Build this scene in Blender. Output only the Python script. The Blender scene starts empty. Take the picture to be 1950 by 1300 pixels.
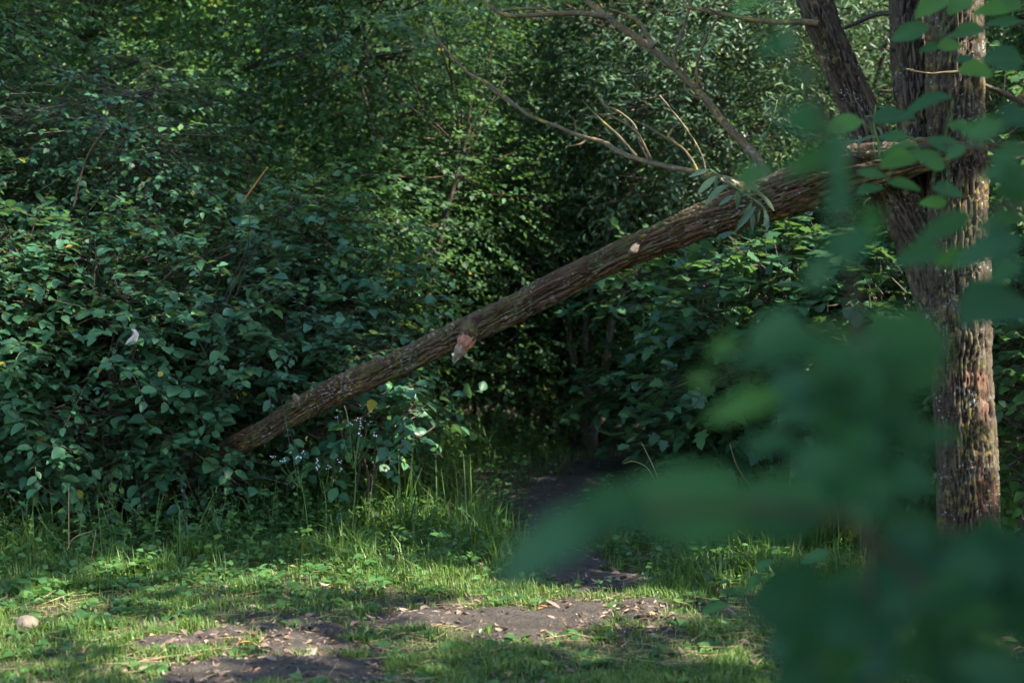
import bpy, math, random
import numpy as np
from mathutils import Matrix, Vector

# ------------------------------------------------------------------ camera, sky, sun, exposure
scene = bpy.context.scene
COL = scene.collection
F_PX = 1950 * 50.0 / 36.0
PITCH = math.atan(90.0 / F_PX)
CAM = np.array([0.0, 0.0, 1.5])
cam_data = bpy.data.cameras.new('camera')
cam_data.lens = 50.0
cam_data.sensor_width = 36.0
cam_data.clip_start = 0.05
cam_data.clip_end = 500.0
cam_data.dof.use_dof = True
cam_data.dof.focus_distance = 7.8
cam_data.dof.aperture_fstop = 2.0
cam_data.dof.aperture_blades = 0
camera = bpy.data.objects.new('camera', cam_data)
camera.location = CAM
camera.rotation_euler = (math.pi / 2 - PITCH, 0, 0)
COL.objects.link(camera)
scene.camera = camera

SUN_DIR = np.array([0.62, -0.30, 0.72]); SUN_DIR /= np.linalg.norm(SUN_DIR)
sun_el = math.asin(SUN_DIR[2]); sun_rot = math.atan2(SUN_DIR[0], SUN_DIR[1])
world = bpy.data.worlds.new('World')
scene.world = world
world.use_nodes = True
wn = world.node_tree
wn.nodes.clear()
sky_node = wn.nodes.new('ShaderNodeTexSky')
sky_node.sky_type = 'NISHITA'
sky_node.sun_disc = False
sky_node.sun_elevation = sun_el
sky_node.sun_rotation = sun_rot
sky_node.air_density = 1.0
sky_node.dust_density = 0.6
sky_node.ozone_density = 1.0
bg = wn.nodes.new('ShaderNodeBackground'); bg.inputs['Strength'].default_value = 0.15
wo = wn.nodes.new('ShaderNodeOutputWorld')
wn.links.new(sky_node.outputs[0], bg.inputs[0]); wn.links.new(bg.outputs[0], wo.inputs[0])
sun = bpy.data.lights.new('sun', 'SUN')
sun.energy = 5.0
sun.angle = math.radians(0.53)
sun.color = (1.0, 0.93, 0.80)
sun_o = bpy.data.objects.new('sun', sun)
sun_o.rotation_euler = Vector(SUN_DIR.tolist()).to_track_quat('Z', 'Y').to_euler()
sun_o.location = (6, 4, 14)
COL.objects.link(sun_o)
scene.view_settings.view_transform = 'Standard'
scene.view_settings.look = 'None'
scene.view_settings.gamma = 1.0
scene.view_settings.exposure = 2.02
scene.render.engine = 'CYCLES'
scene.cycles.max_bounces = 4
scene.cycles.diffuse_bounces = 2
scene.cycles.glossy_bounces = 2
scene.cycles.transmission_bounces = 3
scene.cycles.transparent_max_bounces = 4
scene.cycles.caustics_reflective = False
scene.cycles.caustics_refractive = False
scene.cycles.sample_clamp_indirect = 4.0
scene.cycles.use_denoising = True
scene.cycles.use_adaptive_sampling = True
scene.cycles.adaptive_threshold = 0.02

# ------------------------------------------------------------------ numeric helpers
def ray(px, py):
    x = (px - 975.0) / F_PX; u = (650.0 - py) / F_PX
    c, s = math.cos(PITCH), math.sin(PITCH)
    return np.array([x, c + u * s, -s + u * c])
def at(px, py, Y):
    d = ray(px, py); return CAM + d * (Y / d[1])
def on_ground(px, py, z=0.0):
    d = ray(px, py); return CAM + d * ((z - CAM[2]) / d[2])
def project(P):
    P = np.atleast_2d(P) - CAM
    c, s = math.cos(PITCH), math.sin(PITCH)
    dep = P[:, 1] * c - P[:, 2] * s
    up = P[:, 1] * s + P[:, 2] * c
    dep = np.maximum(dep, 1e-3)
    return 975 + F_PX * P[:, 0] / dep, 650 - F_PX * up / dep, dep
def norm(v):
    return v / np.maximum(np.linalg.norm(v, axis=-1, keepdims=True), 1e-9)
def _h(ix, iy, iz, seed):
    h = (ix.astype(np.int64) * 374761393 + iy.astype(np.int64) * 668265263 + iz.astype(np.int64) * 2147483647 + seed * 1274126177) & 0xFFFFFFFF
    h = ((h ^ (h >> 13)) * 1274126177) & 0xFFFFFFFF
    h = ((h ^ (h >> 16)) * 2246822519) & 0xFFFFFFFF
    return ((h ^ (h >> 15)) & 0xFFFFFF) / float(0xFFFFFF)
def vnoise(p, seed=0):
    p = np.asarray(p, float)
    i = np.floor(p); f = p - i; f = f * f * f * (f * (f * 6 - 15) + 10)
    i = i.astype(np.int64); x, y, z = i[..., 0], i[..., 1], i[..., 2]
    fx, fy, fz = f[..., 0], f[..., 1], f[..., 2]
    r = 0
    for dx in (0, 1):
        for dy in (0, 1):
            for dz in (0, 1):
                w = (fx if dx else 1 - fx) * (fy if dy else 1 - fy) * (fz if dz else 1 - fz)
                r = r + w * _h(x + dx, y + dy, z + dz, seed)
    return r
def fbm(p, oct=4, seed=0):
    p = np.asarray(p, float); a, s, t = 0.5, 0, 0
    for k in range(oct):
        s = s + a * vnoise(p * (2.03 ** k) + 17.3 * k, seed + k); t += a; a *= 0.5
    return s / t
def sstep(a, b, x):
    t = np.clip((x - a) / (b - a), 0, 1); return t * t * (3 - 2 * t)

# ------------------------------------------------------------------ mesh helpers
def make_mesh(name, V, T, mat=None, tint=None, smooth=True, attrs=None):
    V = np.ascontiguousarray(V, np.float32); T = np.ascontiguousarray(T, np.int32)
    me = bpy.data.meshes.new(name)
    me.vertices.add(len(V)); me.vertices.foreach_set('co', V.ravel())
    me.loops.add(T.size); me.loops.foreach_set('vertex_index', T.ravel())
    me.polygons.add(len(T)); me.polygons.foreach_set('loop_start', np.arange(len(T), dtype=np.int32) * T.shape[1])
    if smooth: me.polygons.foreach_set('use_smooth', np.ones(len(T), bool))
    if tint is not None:
        a = me.attributes.new('tint', 'FLOAT_COLOR', 'POINT')
        c = np.ones((len(V), 4), np.float32); c[:, :3] = tint
        a.data.foreach_set('color', c.ravel())
    for k, v in (attrs or {}).items():
        a = me.attributes.new(k, 'FLOAT', 'POINT'); a.data.foreach_set('value', np.ascontiguousarray(v, np.float32))
    me.update(calc_edges=True)
    if mat is not None: me.materials.append(mat)
    return me
def link(name, data, parent=None, kind=None):
    o = bpy.data.objects.new(name, data); COL.objects.link(o)
    if parent is not None: o.parent = parent
    if kind: o['kind'] = kind
    return o
def thing(name, label, cat, loc=(0, 0, 0), group=None):
    o = bpy.data.objects.new(name, None); COL.objects.link(o)
    o.empty_display_size = 0.1
    o.location = tuple(float(c) for c in loc)
    return tag(o, label, cat, group)
def tag(o, label, cat, group=None):
    o['label'] = label; o['category'] = cat
    if group: o['group'] = group
    return o
def catmull(P, n):
    P = np.asarray(P, float)
    if len(P) == 2: 
        t = np.linspace(0, 1, n)[:, None]; return P[0] * (1 - t) + P[1] * t
    Q = np.vstack([2 * P[0] - P[1], P, 2 * P[-1] - P[-2]])
    d = np.r_[0, np.cumsum(np.linalg.norm(np.diff(P[:, :3], axis=0), axis=1))]
    s = np.linspace(0, d[-1], n); out = []
    k = np.clip(np.searchsorted(d, s, side='right') - 1, 0, len(P) - 2)
    t = ((s - d[k]) / np.maximum(d[k + 1] - d[k], 1e-9))[:, None]
    p0, p1, p2, p3 = Q[k], Q[k + 1], Q[k + 2], Q[k + 3]
    return 0.5 * (2 * p1 + (p2 - p0) * t + (2 * p0 - 5 * p1 + 4 * p2 - p3) * t ** 2 + (3 * p1 - p0 - 3 * p2 + p3) * t ** 3)
def frames(C):
    T = norm(np.gradient(C, axis=0)); up = np.array([0.0, -0.3, 1.0])
    if abs(norm(up) @ T[0]) > 0.9: up = np.array([0.0, -1.0, 0.2])
    A = norm(up - (T @ up)[:, None] * T)
    for i in range(1, len(C)):
        a = A[i - 1] - (A[i - 1] @ T[i]) * T[i]; A[i] = a / np.linalg.norm(a)
    return T, A, np.cross(T, A)
def tube(name, pts, rad, nu=10, nv=None, mat=None, disp=None, cap=True, attr_fn=None):
    """swept tube; disp(theta, s, centre, R) -> (radial offset, attrs)"""
    pts = np.asarray(pts, float); PR = np.c_[pts, rad]
    nv = nv or max(3, len(pts) * 4)
    C4 = catmull(PR, nv); C, R = C4[:, :3], np.maximum(C4[:, 3], 1e-4)
    T, A, B = frames(C)
    th = np.arange(nu) * 2 * math.pi / nu
    s = np.r_[0, np.cumsum(np.linalg.norm(np.diff(C, axis=0), axis=1))]
    dirs = A[:, None, :] * np.cos(th)[None, :, None] + B[:, None, :] * np.sin(th)[None, :, None]
    Rg = np.repeat(R[:, None], nu, 1); attrs = None
    if disp is not None:
        off, attrs = disp(np.repeat(th[None], nv, 0), np.repeat(s[:, None], nu, 1), dirs, Rg)
        Rg = Rg + off
    V = C[:, None, :] + dirs * Rg[..., None]
    V = V.reshape(-1, 3)
    i = np.arange(nv - 1)[:, None] * nu; j = np.arange(nu)[None]; j2 = (j + 1) % nu
    a, b, c, d = (i + j).ravel(), (i + j2).ravel(), (i + nu + j2).ravel(), (i + nu + j).ravel()
    Tn = np.vstack([np.c_[a, b, c], np.c_[a, c, d]])
    if cap:
        V = np.vstack([V, C[0], C[-1]]); n = nv * nu; jj = np.arange(nu)
        Tn = np.vstack([Tn, np.c_[np.full(nu, n), (jj + 1) % nu, jj], np.c_[np.full(nu, n + 1), (nv - 1) * nu + jj, (nv - 1) * nu + (jj + 1) % nu]])
        if attrs: attrs = {k: np.r_[v.ravel(), v[0].mean(), v[-1].mean()] for k, v in attrs.items()}
    elif attrs: attrs = {k: v.ravel() for k, v in attrs.items()}
    return make_mesh(name, V, Tn, mat, attrs=attrs)
def prisms(A, B, ra, rb):
    n = len(A); d = norm(B - A)
    u = np.cross(d, np.array([0.31, 0.2, 0.93])); u = norm(u); w = np.cross(d, u)
    V = np.empty((n, 6, 3))
    for k in range(3):
        c, s = math.cos(k * 2.0944), math.sin(k * 2.0944); o = u * c + w * s
        V[:, k] = A + o * np.reshape(ra, (-1, 1)); V[:, 3 + k] = B + o * np.reshape(rb, (-1, 1))
    t = np.array([[0, 1, 4], [0, 4, 3], [1, 2, 5], [1, 5, 4], [2, 0, 3], [2, 3, 5]])
    return V.reshape(-1, 3), (np.arange(n)[:, None, None] * 6 + t).reshape(-1, 3)

# ------------------------------------------------------------------ leaf templates: (verts [x across, y along, z up], tris, rib mask)
def leaf_template(prof, ny, fold, droop, ruff=0.0, seed=0):
    """ovate leaf: rib + two edges, 4*(ny-1)-4 tris"""
    rg = np.random.default_rng(seed)
    t = np.linspace(0, 1, ny); w = prof(t)
    V, rib, idx = [], [], {}
    for i in range(ny):
        zc = -droop * t[i] ** 2
        idx[('r', i)] = len(V); V.append((0, t[i], zc)); rib.append(1)
        if 0 < i < ny - 1:
            for sgn in (-1, 1):
                idx[(sgn, i)] = len(V)
                V.append((sgn * w[i], t[i] + 0.03, zc + fold * w[i] + ruff * rg.uniform(-1, 1))); rib.append(0)
    T = []
    for i in range(ny - 1):
        for sgn in (-1, 1):
            q = [idx[('r', i)], idx.get((sgn, i)), idx.get((sgn, i + 1)), idx[('r', i + 1)]]
            q = [k for k in q if k is not None]
            if sgn > 0: q = q[::-1]
            T.append((q[0], q[1], q[2]))
            if len(q) == 4: T.append((q[0], q[2], q[3]))
    # orient normals up
    V = np.array(V, float); T = np.array(T)
    nn = np.cross(V[T[:, 1]] - V[T[:, 0]], V[T[:, 2]] - V[T[:, 0]])[:, 2]
    T[nn < 0] = T[nn < 0][:, ::-1]
    return V, T, np.array(rib, float)
ovate = lambda wid, p=0.75: (lambda t: wid * np.sin(np.pi * np.clip(t, 0, 1) ** p) ** 0.8)
LEAF4 = leaf_template(ovate(0.36), 3, 0.25, 0.12)
LEAF8 = leaf_template(ovate(0.36), 4, 0.25, 0.15)
WILLOW = leaf_template(ovate(0.11, 0.9), 4, 0.3, 0.25)
def lobed_template():
    half = [(0.0, 0.0), (.16, -.03), (.40, .06), (.27, .20), (.54, .40), (.27, .47), (.25, .70), (.0, 1.0)]
    pts = half + [(-x, y) for x, y in half[-2:0:-1]]
    V = [(0, .32, 0.0)] + [(x * 1.05, y, 0.10 * abs(x) - 0.12 * y * y) for x, y in pts]
    n = len(pts)
    T = np.array([(0, 1 + k, 1 + (k + 1) % n) for k in range(n)]); V = np.array(V, float)
    nn = np.cross(V[T[:, 1]] - V[T[:, 0]], V[T[:, 2]] - V[T[:, 0]])[:, 2]
    T[nn < 0] = T[nn < 0][:, ::-1]
    return V, T, np.r_[1, np.zeros(n)]
LOBED = lobed_template()
def leaves_mesh(name, L, tmpl, mat, extra=None):
    """L: dict P F N S tint(n,) v2(n,)"""
    tv, tt, rib = tmpl
    n, k = len(L['P']), len(tv)
    if n == 0: return make_mesh(name, np.zeros((3, 3)), np.array([[0, 1, 2]]), mat)
    F = L['F']; N = norm(L['N'] - (L['N'] * F).sum(1, keepdims=True) * F); X = np.cross(F, N)
    S = L['S'][:, None, None]; W = L.get('W', np.ones(n))[:, None, None]
    zz = L.get('Z', np.ones(n))[:, None, None]
    V = L['P'][:, None, :] + S * (tv[None, :, 0:1] * X[:, None] * W + tv[None, :, 1:2] * F[:, None] + tv[None, :, 2:3] * N[:, None] * zz)
    T = (np.arange(n)[:, None, None] * k + tt[None]).reshape(-1, 3)
    tint = np.empty((n, k, 3), np.float32); tint[..., 0] = L['tint'][:, None]; tint[..., 1] = rib[None]; tint[..., 2] = L['v2'][:, None]
    return make_mesh(name, V.reshape(-1, 3), T, mat, tint.reshape(-1, 3))
def take(L, m): return {k: v[m] for k, v in L.items()}
def join_leaves(Ls):
    return {k: np.concatenate([l[k] for l in Ls]) for k in Ls[0]}

# ------------------------------------------------------------------ materials
def new_mat(name):
    m = bpy.data.materials.new(name); m.use_nodes = True
    nt = m.node_tree; nt.nodes.clear()
    out = nt.nodes.new('ShaderNodeOutputMaterial')
    return m, nt, out
def ramp(nt, fac, stops):
    r = nt.nodes.new('ShaderNodeValToRGB'); el = r.color_ramp.elements
    while len(el) < len(stops): el.new(0.5)
    for e, (p, c) in zip(el, stops): e.position = p; e.color = (*c, 1)
    if fac is not None: nt.links.new(fac, r.inputs[0])
    return r.outputs[0]
def mixc(nt, fac, a, b, mode='MIX'):
    n = nt.nodes.new('ShaderNodeMix'); n.data_type = 'RGBA'; n.blend_type = mode
    for i, v in ((0, fac), (6, a), (7, b)):
        if hasattr(v, 'is_output') or hasattr(v, 'links'): nt.links.new(v, n.inputs[i])
        else: n.inputs[i].default_value = v if i == 0 else (*v, 1)
    return n.outputs[2]
def math_n(nt, op, a, b=None, clamp=False):
    n = nt.nodes.new('ShaderNodeMath'); n.operation = op; n.use_clamp = clamp
    for i, v in ((0, a), (1, b)):
        if v is None: continue
        if hasattr(v, 'links'): nt.links.new(v, n.inputs[i])
        else: n.inputs[i].default_value = v
    return n.outputs[0]
def noise_n(nt, scale, detail=3.0, rough=0.55, coord='Object', vec=None, sc=None):
    n = nt.nodes.new('ShaderNodeTexNoise'); n.inputs['Scale'].default_value = scale
    n.inputs['Detail'].default_value = detail; n.inputs['Roughness'].default_value = rough
    tc = nt.nodes.new('ShaderNodeTexCoord'); v = tc.outputs[coord]
    if sc:
        mp = nt.nodes.new('ShaderNodeMapping'); mp.inputs['Scale'].default_value = sc
        nt.links.new(v, mp.inputs[0]); v = mp.outputs[0]
    nt.links.new(v, n.inputs['Vector']); return n.outputs['Fac']
def leaf_material(name, stops, trans=0.35, tcol=(0.16, 0.30, 0.02), rough=0.42, under=(0.10, 0.17, 0.10), spec=0.5):
    m, nt, out = new_mat(name)
    at_ = nt.nodes.new('ShaderNodeAttribute'); at_.attribute_name = 'tint'
    sep = nt.nodes.new('ShaderNodeSeparateColor'); nt.links.new(at_.outputs['Color'], sep.inputs[0])
    col = ramp(nt, sep.outputs[0], stops)
    v = math_n(nt, 'ADD', math_n(nt, 'MULTIPLY', sep.outputs[2], 0.7), 0.65)
    g = nt.nodes.new('ShaderNodeCombineColor')
    for i in range(3): nt.links.new(v, g.inputs[i])
    col = mixc(nt, 1.0, col, g.outputs[0], 'MULTIPLY')
    rib = math_n(nt, 'MULTIPLY', math_n(nt, 'POWER', sep.outputs[1], 6.0), 0.25)
    col = mixc(nt, rib, col, (0.14, 0.22, 0.08))
    geo = nt.nodes.new('ShaderNodeNewGeometry')
    bf = math_n(nt, 'MULTIPLY', geo.outputs['Backfacing'], 0.35)
    col = mixc(nt, bf, col, under)
    p = nt.nodes.new('ShaderNodeBsdfPrincipled'); nt.links.new(col, p.inputs['Base Color'])
    p.inputs['Roughness'].default_value = rough; p.inputs['Specular IOR Level'].default_value = spec
    t = nt.nodes.new('ShaderNodeBsdfTranslucent')
    tc = mixc(nt, 0.45, col, tcol); tc = mixc(nt, 1.0, tc, g.outputs[0], 'MULTIPLY')
    nt.links.new(tc, t.inputs[0])
    mx = nt.nodes.new('ShaderNodeMixShader'); mx.inputs[0].default_value = trans
    nt.links.new(p.outputs[0], mx.inputs[1]); nt.links.new(t.outputs[0], mx.inputs[2]); nt.links.new(mx.outputs[0], out.inputs[0])
    return m
M = {}
M['bush'] = leaf_material('shrub_leaf', [(0, (.024, .088, .050)), (.35, (.042, .130, .066)), (.8, (.066, .172, .068)), (.965, (.105, .205, .055)), (.985, (.32, .26, .03))], spec=.36)
M['wood_leaf'] = leaf_material('woodland_leaf', [(0, (.022, .068, .030)), (.4, (.036, .100, .038)), (.8, (.058, .142, .040)), (.965, (.10, .17, .04)), (.985, (.34, .27, .03))], trans=0.4, rough=.55, spec=.35)
M['willow_leaf'] = leaf_material('willow_leaf', [(0, (.055, .11, .07)), (.5, (.08, .15, .08)), (.96, (.13, .20, .08)), (.98, (.35, .30, .05))], under=(.24, .31, .27))
M['maple'] = leaf_material('maple_leaf', [(0, (.028, .085, .044)), (.5, (.046, .124, .054)), (.95, (.08, .18, .056)), (1, (.10, .21, .05))], spec=.35)
M['fore'] = leaf_material('near_leaf', [(0, (.024, .095, .046)), (.5, (.048, .15, .060)), (.8, (.07, .20, .05)), (1, (.11, .26, .05))], trans=0.5, tcol=(.12, .34, .03), rough=0.5, spec=.22)
M['weed'] = leaf_material('weed_leaf', [(0, (.03, .088, .03)), (.5, (.055, .14, .036)), (1, (.11, .21, .045))], trans=0.42, spec=.35)
M['canopy'] = leaf_material('canopy_leaf', [(0, (.03, .075, .03)), (1, (.06, .12, .04))], trans=0.25)
M['grass'] = leaf_material('grass_blade', [(0, (.038, .096, .016)), (.5, (.084, .172, .021)), (.8, (.150, .220, .030)), (.93, (.20, .21, .07)), (1, (.34, .28, .15))], trans=0.35, rough=0.5, under=(.08, .14, .04))
M['litter'] = leaf_material('dry_leaf', [(0, (.060, .036, .025)), (.3, (.13, .082, .062)), (.6, (.20, .135, .102)), (.84, (.28, .21, .165)), (.88, (.34, .22, .05)), (.96, (.20, .075, .035)), (1, (.30, .33, .29))], trans=0.12, tcol=(.3, .15, .05), rough=0.6, under=(.26, .20, .16), spec=0.3)

def bark_material(name, base, ridge, lichen=0.5, yellow=0.4, wound=(.125, .056, .035), moss=0.0, bump=0.6):
    m, nt, out = new_mat(name)
    def attr(n):
        a = nt.nodes.new('ShaderNodeAttribute'); a.attribute_name = n; return a.outputs['Fac']
    n1 = noise_n(nt, 34, 5, 0.65)
    col = mixc(nt, math_n(nt, 'MULTIPLY', attr('ridge'), 1.0, True), base, ridge)
    col = mixc(nt, math_n(nt, 'MULTIPLY', n1, 0.6), col, tuple(c * 0.4 for c in base))
    n0 = noise_n(nt, 5, 3)
    col = mixc(nt, ramp(nt, n0, [(.45, (0, 0, 0)), (.62, (.45,) * 3)]), col, (base[0] * 1.5, base[1] * 1.1, base[2] * 0.8))
    def spots(scale, lo, hi, big_scale, blo, bhi, amt):
        a = ramp(nt, noise_n(nt, scale, 2, .5), [(lo, (0, 0, 0)), (hi, (1, 1, 1))])
        b = ramp(nt, noise_n(nt, big_scale, 2, .5), [(blo, (0, 0, 0)), (bhi, (1, 1, 1))])
        return math_n(nt, 'MULTIPLY', math_n(nt, 'MULTIPLY', a, b), amt, True)
    col = mixc(nt, spots(40, .55, .63, 3.6, .50, .64, lichen), col, (.27, .30, .26))
    col = mixc(nt, spots(62, .62, .66, 5.2, .53, .60, lichen), col, (.42, .45, .41))
    col = mixc(nt, spots(30, .54, .62, 4.3, .48, .58, yellow), col, (.27, .20, .03))
    if moss: col = mixc(nt, spots(22, .45, .6, 3, .42, .55, moss), col, (.06, .085, .02))
    col = mixc(nt, math_n(nt, 'MULTIPLY', attr('wound'), math_n(nt, 'ADD', math_n(nt, 'MULTIPLY', attr('ridge'), .6), .05)), col, mixc(nt, n1, wound, tuple(c * 1.7 for c in wound)))
    p = nt.nodes.new('ShaderNodeBsdfPrincipled'); nt.links.new(col, p.inputs['Base Color'])
    p.inputs['Roughness'].default_value = 0.85; p.inputs['Specular IOR Level'].default_value = 0.25
    bp = nt.nodes.new('ShaderNodeBump'); bp.inputs['Strength'].default_value = bump; bp.inputs['Distance'].default_value = 0.008
    nt.links.new(noise_n(nt, 70, 5, 0.7), bp.inputs['Height']); nt.links.new(bp.outputs[0], p.inputs['Normal'])
    nt.links.new(p.outputs[0], out.inputs[0])
    return m
M['bark_fallen'] = bark_material('fallen_bark', (.028, .015, .009), (.135, .080, .054), lichen=.5, yellow=.4, moss=.5)
M['bark_tree'] = bark_material('willow_bark', (.020, .013, .009), (.120, .088, .064), lichen=.6, yellow=.45, moss=.25)
M['bark_branch'] = bark_material('branch_bark', (.085, .066, .038), (.19, .15, .085), lichen=.35, yellow=.95)
M['bark_dark'] = bark_material('shrub_bark', (.055, .042, .033), (.12, .10, .08), lichen=.4, yellow=.2)
M['bark_grey'] = bark_material('woodland_bark', (.09, .075, .06), (.19, .165, .14), lichen=.5, yellow=.3)

def plain(name, c1, c2, scale=20, rough=0.8, bump=0.3, dist=0.01, detail=4, spec=0.3):
    m, nt, out = new_mat(name)
    n = noise_n(nt, scale, detail, .6)
    p = nt.nodes.new('ShaderNodeBsdfPrincipled')
    nt.links.new(ramp(nt, n, [(.3, c1), (.7, c2)]), p.inputs['Base Color'])
    p.inputs['Roughness'].default_value = rough; p.inputs['Specular IOR Level'].default_value = spec
    b = nt.nodes.new('ShaderNodeBump'); b.inputs['Strength'].default_value = bump; b.inputs['Distance'].default_value = dist
    nt.links.new(noise_n(nt, scale * 2.5, 5, .65), b.inputs['Height']); nt.links.new(b.outputs[0], p.inputs['Normal'])
    nt.links.new(p.outputs[0], out.inputs[0]); return m
M['ground'] = plain('forest_soil', (.035, .030, .020), (.085, .070, .042), 9, .95, .8, .03)
M['path'] = plain('trodden_earth', (.036, .029, .024), (.086, .070, .057), 16, .9, 1.0, .03, 9)
M['straw'] = plain('dry_stalk', (.26, .19, .09), (.38, .29, .16), 30, .7, .1)
M['orange_stick'] = plain('orange_twig', (.30, .12, .03), (.38, .17, .05), 30, .7, .1)
M['raw_wood'] = plain('raw_wood', (.13, .10, .075), (.27, .215, .165), 45, .75, .5, .004)
M['old_wood'] = plain('weathered_wood', (.075, .060, .046), (.15, .122, .095), 45, .8, .6, .004)
M['red_wood'] = plain('red_inner_bark', (.19, .065, .038), (.33, .17, .115), 40, .7, .5, .004)
M['stone'] = plain('field_stone', (.10, .078, .058), (.21, .165, .125), 25, .85, .6, .01)
M['scrap'] = plain('pale_scrap', (.34, .31, .33), (.46, .42, .43), 18, .7, .2)
M['petal'] = plain('white_petal', (.55, .57, .54), (.72, .72, .70), 40, .6, .1)
M['twig'] = plain('twig_bark', (.045, .036, .027), (.09, .072, .055), 30, .8, .2)
M['stem'] = plain('green_stem', (.06, .13, .03), (.10, .17, .05), 30, .6, .1)
M['reddish_stem'] = plain('reddish_stem', (.035, .030, .018), (.06, .045, .026), 30, .6, .1)

# ------------------------------------------------------------------ ground, path
def gz(x, y):
    x = np.asarray(x, float); y = np.asarray(y, float)
    p = np.stack([x, y, np.zeros_like(x)], -1)
    z = 0.10 * (fbm(p * 0.5, 3, 5) - 0.5) + 0.03 * (fbm(p * 2.7, 3, 9) - 0.5)
    z = z + 0.22 * sstep(-2.0, -4.5, x) * sstep(7, 9.5, y) + 0.12 * sstep(9, 14, y) * sstep(0.8, -1.0, x)
    return z
PATCHES = [(on_ground(1010, 1186), 0.60, 0.38), (on_ground(800, 1180), 0.40, 0.34), (on_ground(590, 1225), 0.38, 0.38), (on_ground(540, 1290), 0.42, 0.26), (on_ground(1140, 1103), 0.28, 0.36),
           (on_ground(320, 1240), 0.22, 0.14)]
TRACK = np.array([on_ground(*q)[:2] for q in [(1120, 1090), (1040, 1030), (1040, 985), (1105, 935), (1195, 899), (1290, 871), (1400, 848), (1560, 836), (1760, 828)]])
TRACK_W = np.array([0.20, 0.28, 0.40, 0.52, 0.60, 0.55, 0.55, 0.55, 0.55])
TR = catmull(np.c_[TRACK, np.zeros(len(TRACK)), TRACK_W], 60)
def dirt(x, y):
    x = np.asarray(x, float); y = np.asarray(y, float); sh = x.shape; x = x.ravel(); y = y.ravel()
    p = np.stack([x, y, 0 * x], -1)
    d = np.full(len(x), 9.0)
    for c, a, b in PATCHES:
        d = np.minimum(d, np.sqrt(((x - c[0]) / a) ** 2 + ((y - c[1]) / b) ** 2))
    for k in range(len(TR)):
        d = np.minimum(d, np.hypot(x - TR[k, 0], y - TR[k, 1]) / TR[k, 3])
    d = d + 1.5 * (fbm(p * 3.1, 3, 21) - 0.5) + 0.9 * (fbm(p * 11, 2, 31) - 0.5)
    return (1 - sstep(0.55, 1.08, d)).reshape(sh)
xs = np.unique(np.round(np.r_[np.linspace(-160, -6, 24), np.arange(-6, 6.001, 0.045), np.linspace(6, 160, 24)], 4))
ys = np.unique(np.round(np.r_[np.linspace(-160, 4, 24), np.arange(4, 15.001, 0.045), np.linspace(15, 200, 26)], 4))
GX, GY = np.meshgrid(xs, ys)
GZ = gz(GX, GY)
nx, ny = len(xs), len(ys)
ii = (np.arange(ny - 1)[:, None] * nx + np.arange(nx - 1)[None]).ravel()
Q = np.c_[ii, ii + 1, ii + nx + 1, ii + nx]
gme = make_mesh('ground', np.c_[GX.ravel(), GY.ravel(), GZ.ravel()], Q, M['ground'])
g_o = link('ground', gme, kind='structure')
DM = np.zeros_like(GX); core = (np.abs(GX) < 6.1) & (GY > 3.9) & (GY < 15.1)
DM[core] = dirt(GX[core], GY[core])
PZ = GZ + (DM - 0.42) * 0.035
pm = PZ + 0.014 * (fbm(np.stack([GX * 9, GY * 9, 0 * GX], -1), 3, 77) - .5)
sel = DM.ravel()[Q].max(1) > 0.05
used, inv = np.unique(Q[sel], return_inverse=True)
pv = np.c_[GX.ravel(), GY.ravel(), pm.ravel()][used]
path_o = link('path', make_mesh('path', pv, inv.reshape(-1, 4), M['path']), kind='structure')

# ------------------------------------------------------------------ bark displacement
def bark_disp(amp, k, seed, wounds=(), wob=0.015, twist=0.0, flare=None):
    def f(th, s, dirs, R):
        th2 = th + twist * s
        jit = 1.3 * (fbm(np.stack([np.cos(th) * 2, np.sin(th) * 2, s * 7], -1), 2, seed + 60) - .5)
        q = np.stack([np.cos(th2) * R * k + jit, np.sin(th2) * R * k + jit, s * k / 13.0], -1)
        n = fbm(q, 3, seed); n3 = fbm(q * np.array([1.0, 1.0, 0.8]) + 31.7, 3, seed + 20)
        cut = sstep(.004, .10, np.abs(n - .5)) * (.45 + .55 * sstep(.004, .09, np.abs(n3 - .5)))
        n2 = fbm(q * np.array([2.2, 2.2, 1.6]), 3, seed + 40)
        r2 = np.clip(cut * (.55 + .75 * n2), 0, 1)
        off = amp * (r2 - 0.55) + wob * (fbm(np.stack([np.cos(th) * 1.3, np.sin(th) * 1.3, s * 2.2], -1), 2, seed + 9) - 0.5) * 2
        if flare: off = off + flare(th, s, R)
        w = np.zeros_like(s)
        for (s0, s1, t0, t1) in wounds:
            dt = np.abs((th - t0 + np.pi) % (2 * np.pi) - np.pi) / t1
            ds = np.abs(s - s0) / s1
            d = np.sqrt(dt ** 2 + ds ** 2) + 1.1 * (fbm(np.stack([np.cos(th) * 3, np.sin(th) * 3, s * 5], -1), 3, seed + 3) - .5)
            w = np.maximum(w, 1 - sstep(0.6, 0.95, d))
        off = off - 0.006 * w
        return off, {'ridge': np.clip(r2, 0, 1), 'wound': w}
    return f
def simple_disp(seed, amp=0.003, k=60):
    return bark_disp(amp, k, seed, wob=0.003)

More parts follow.
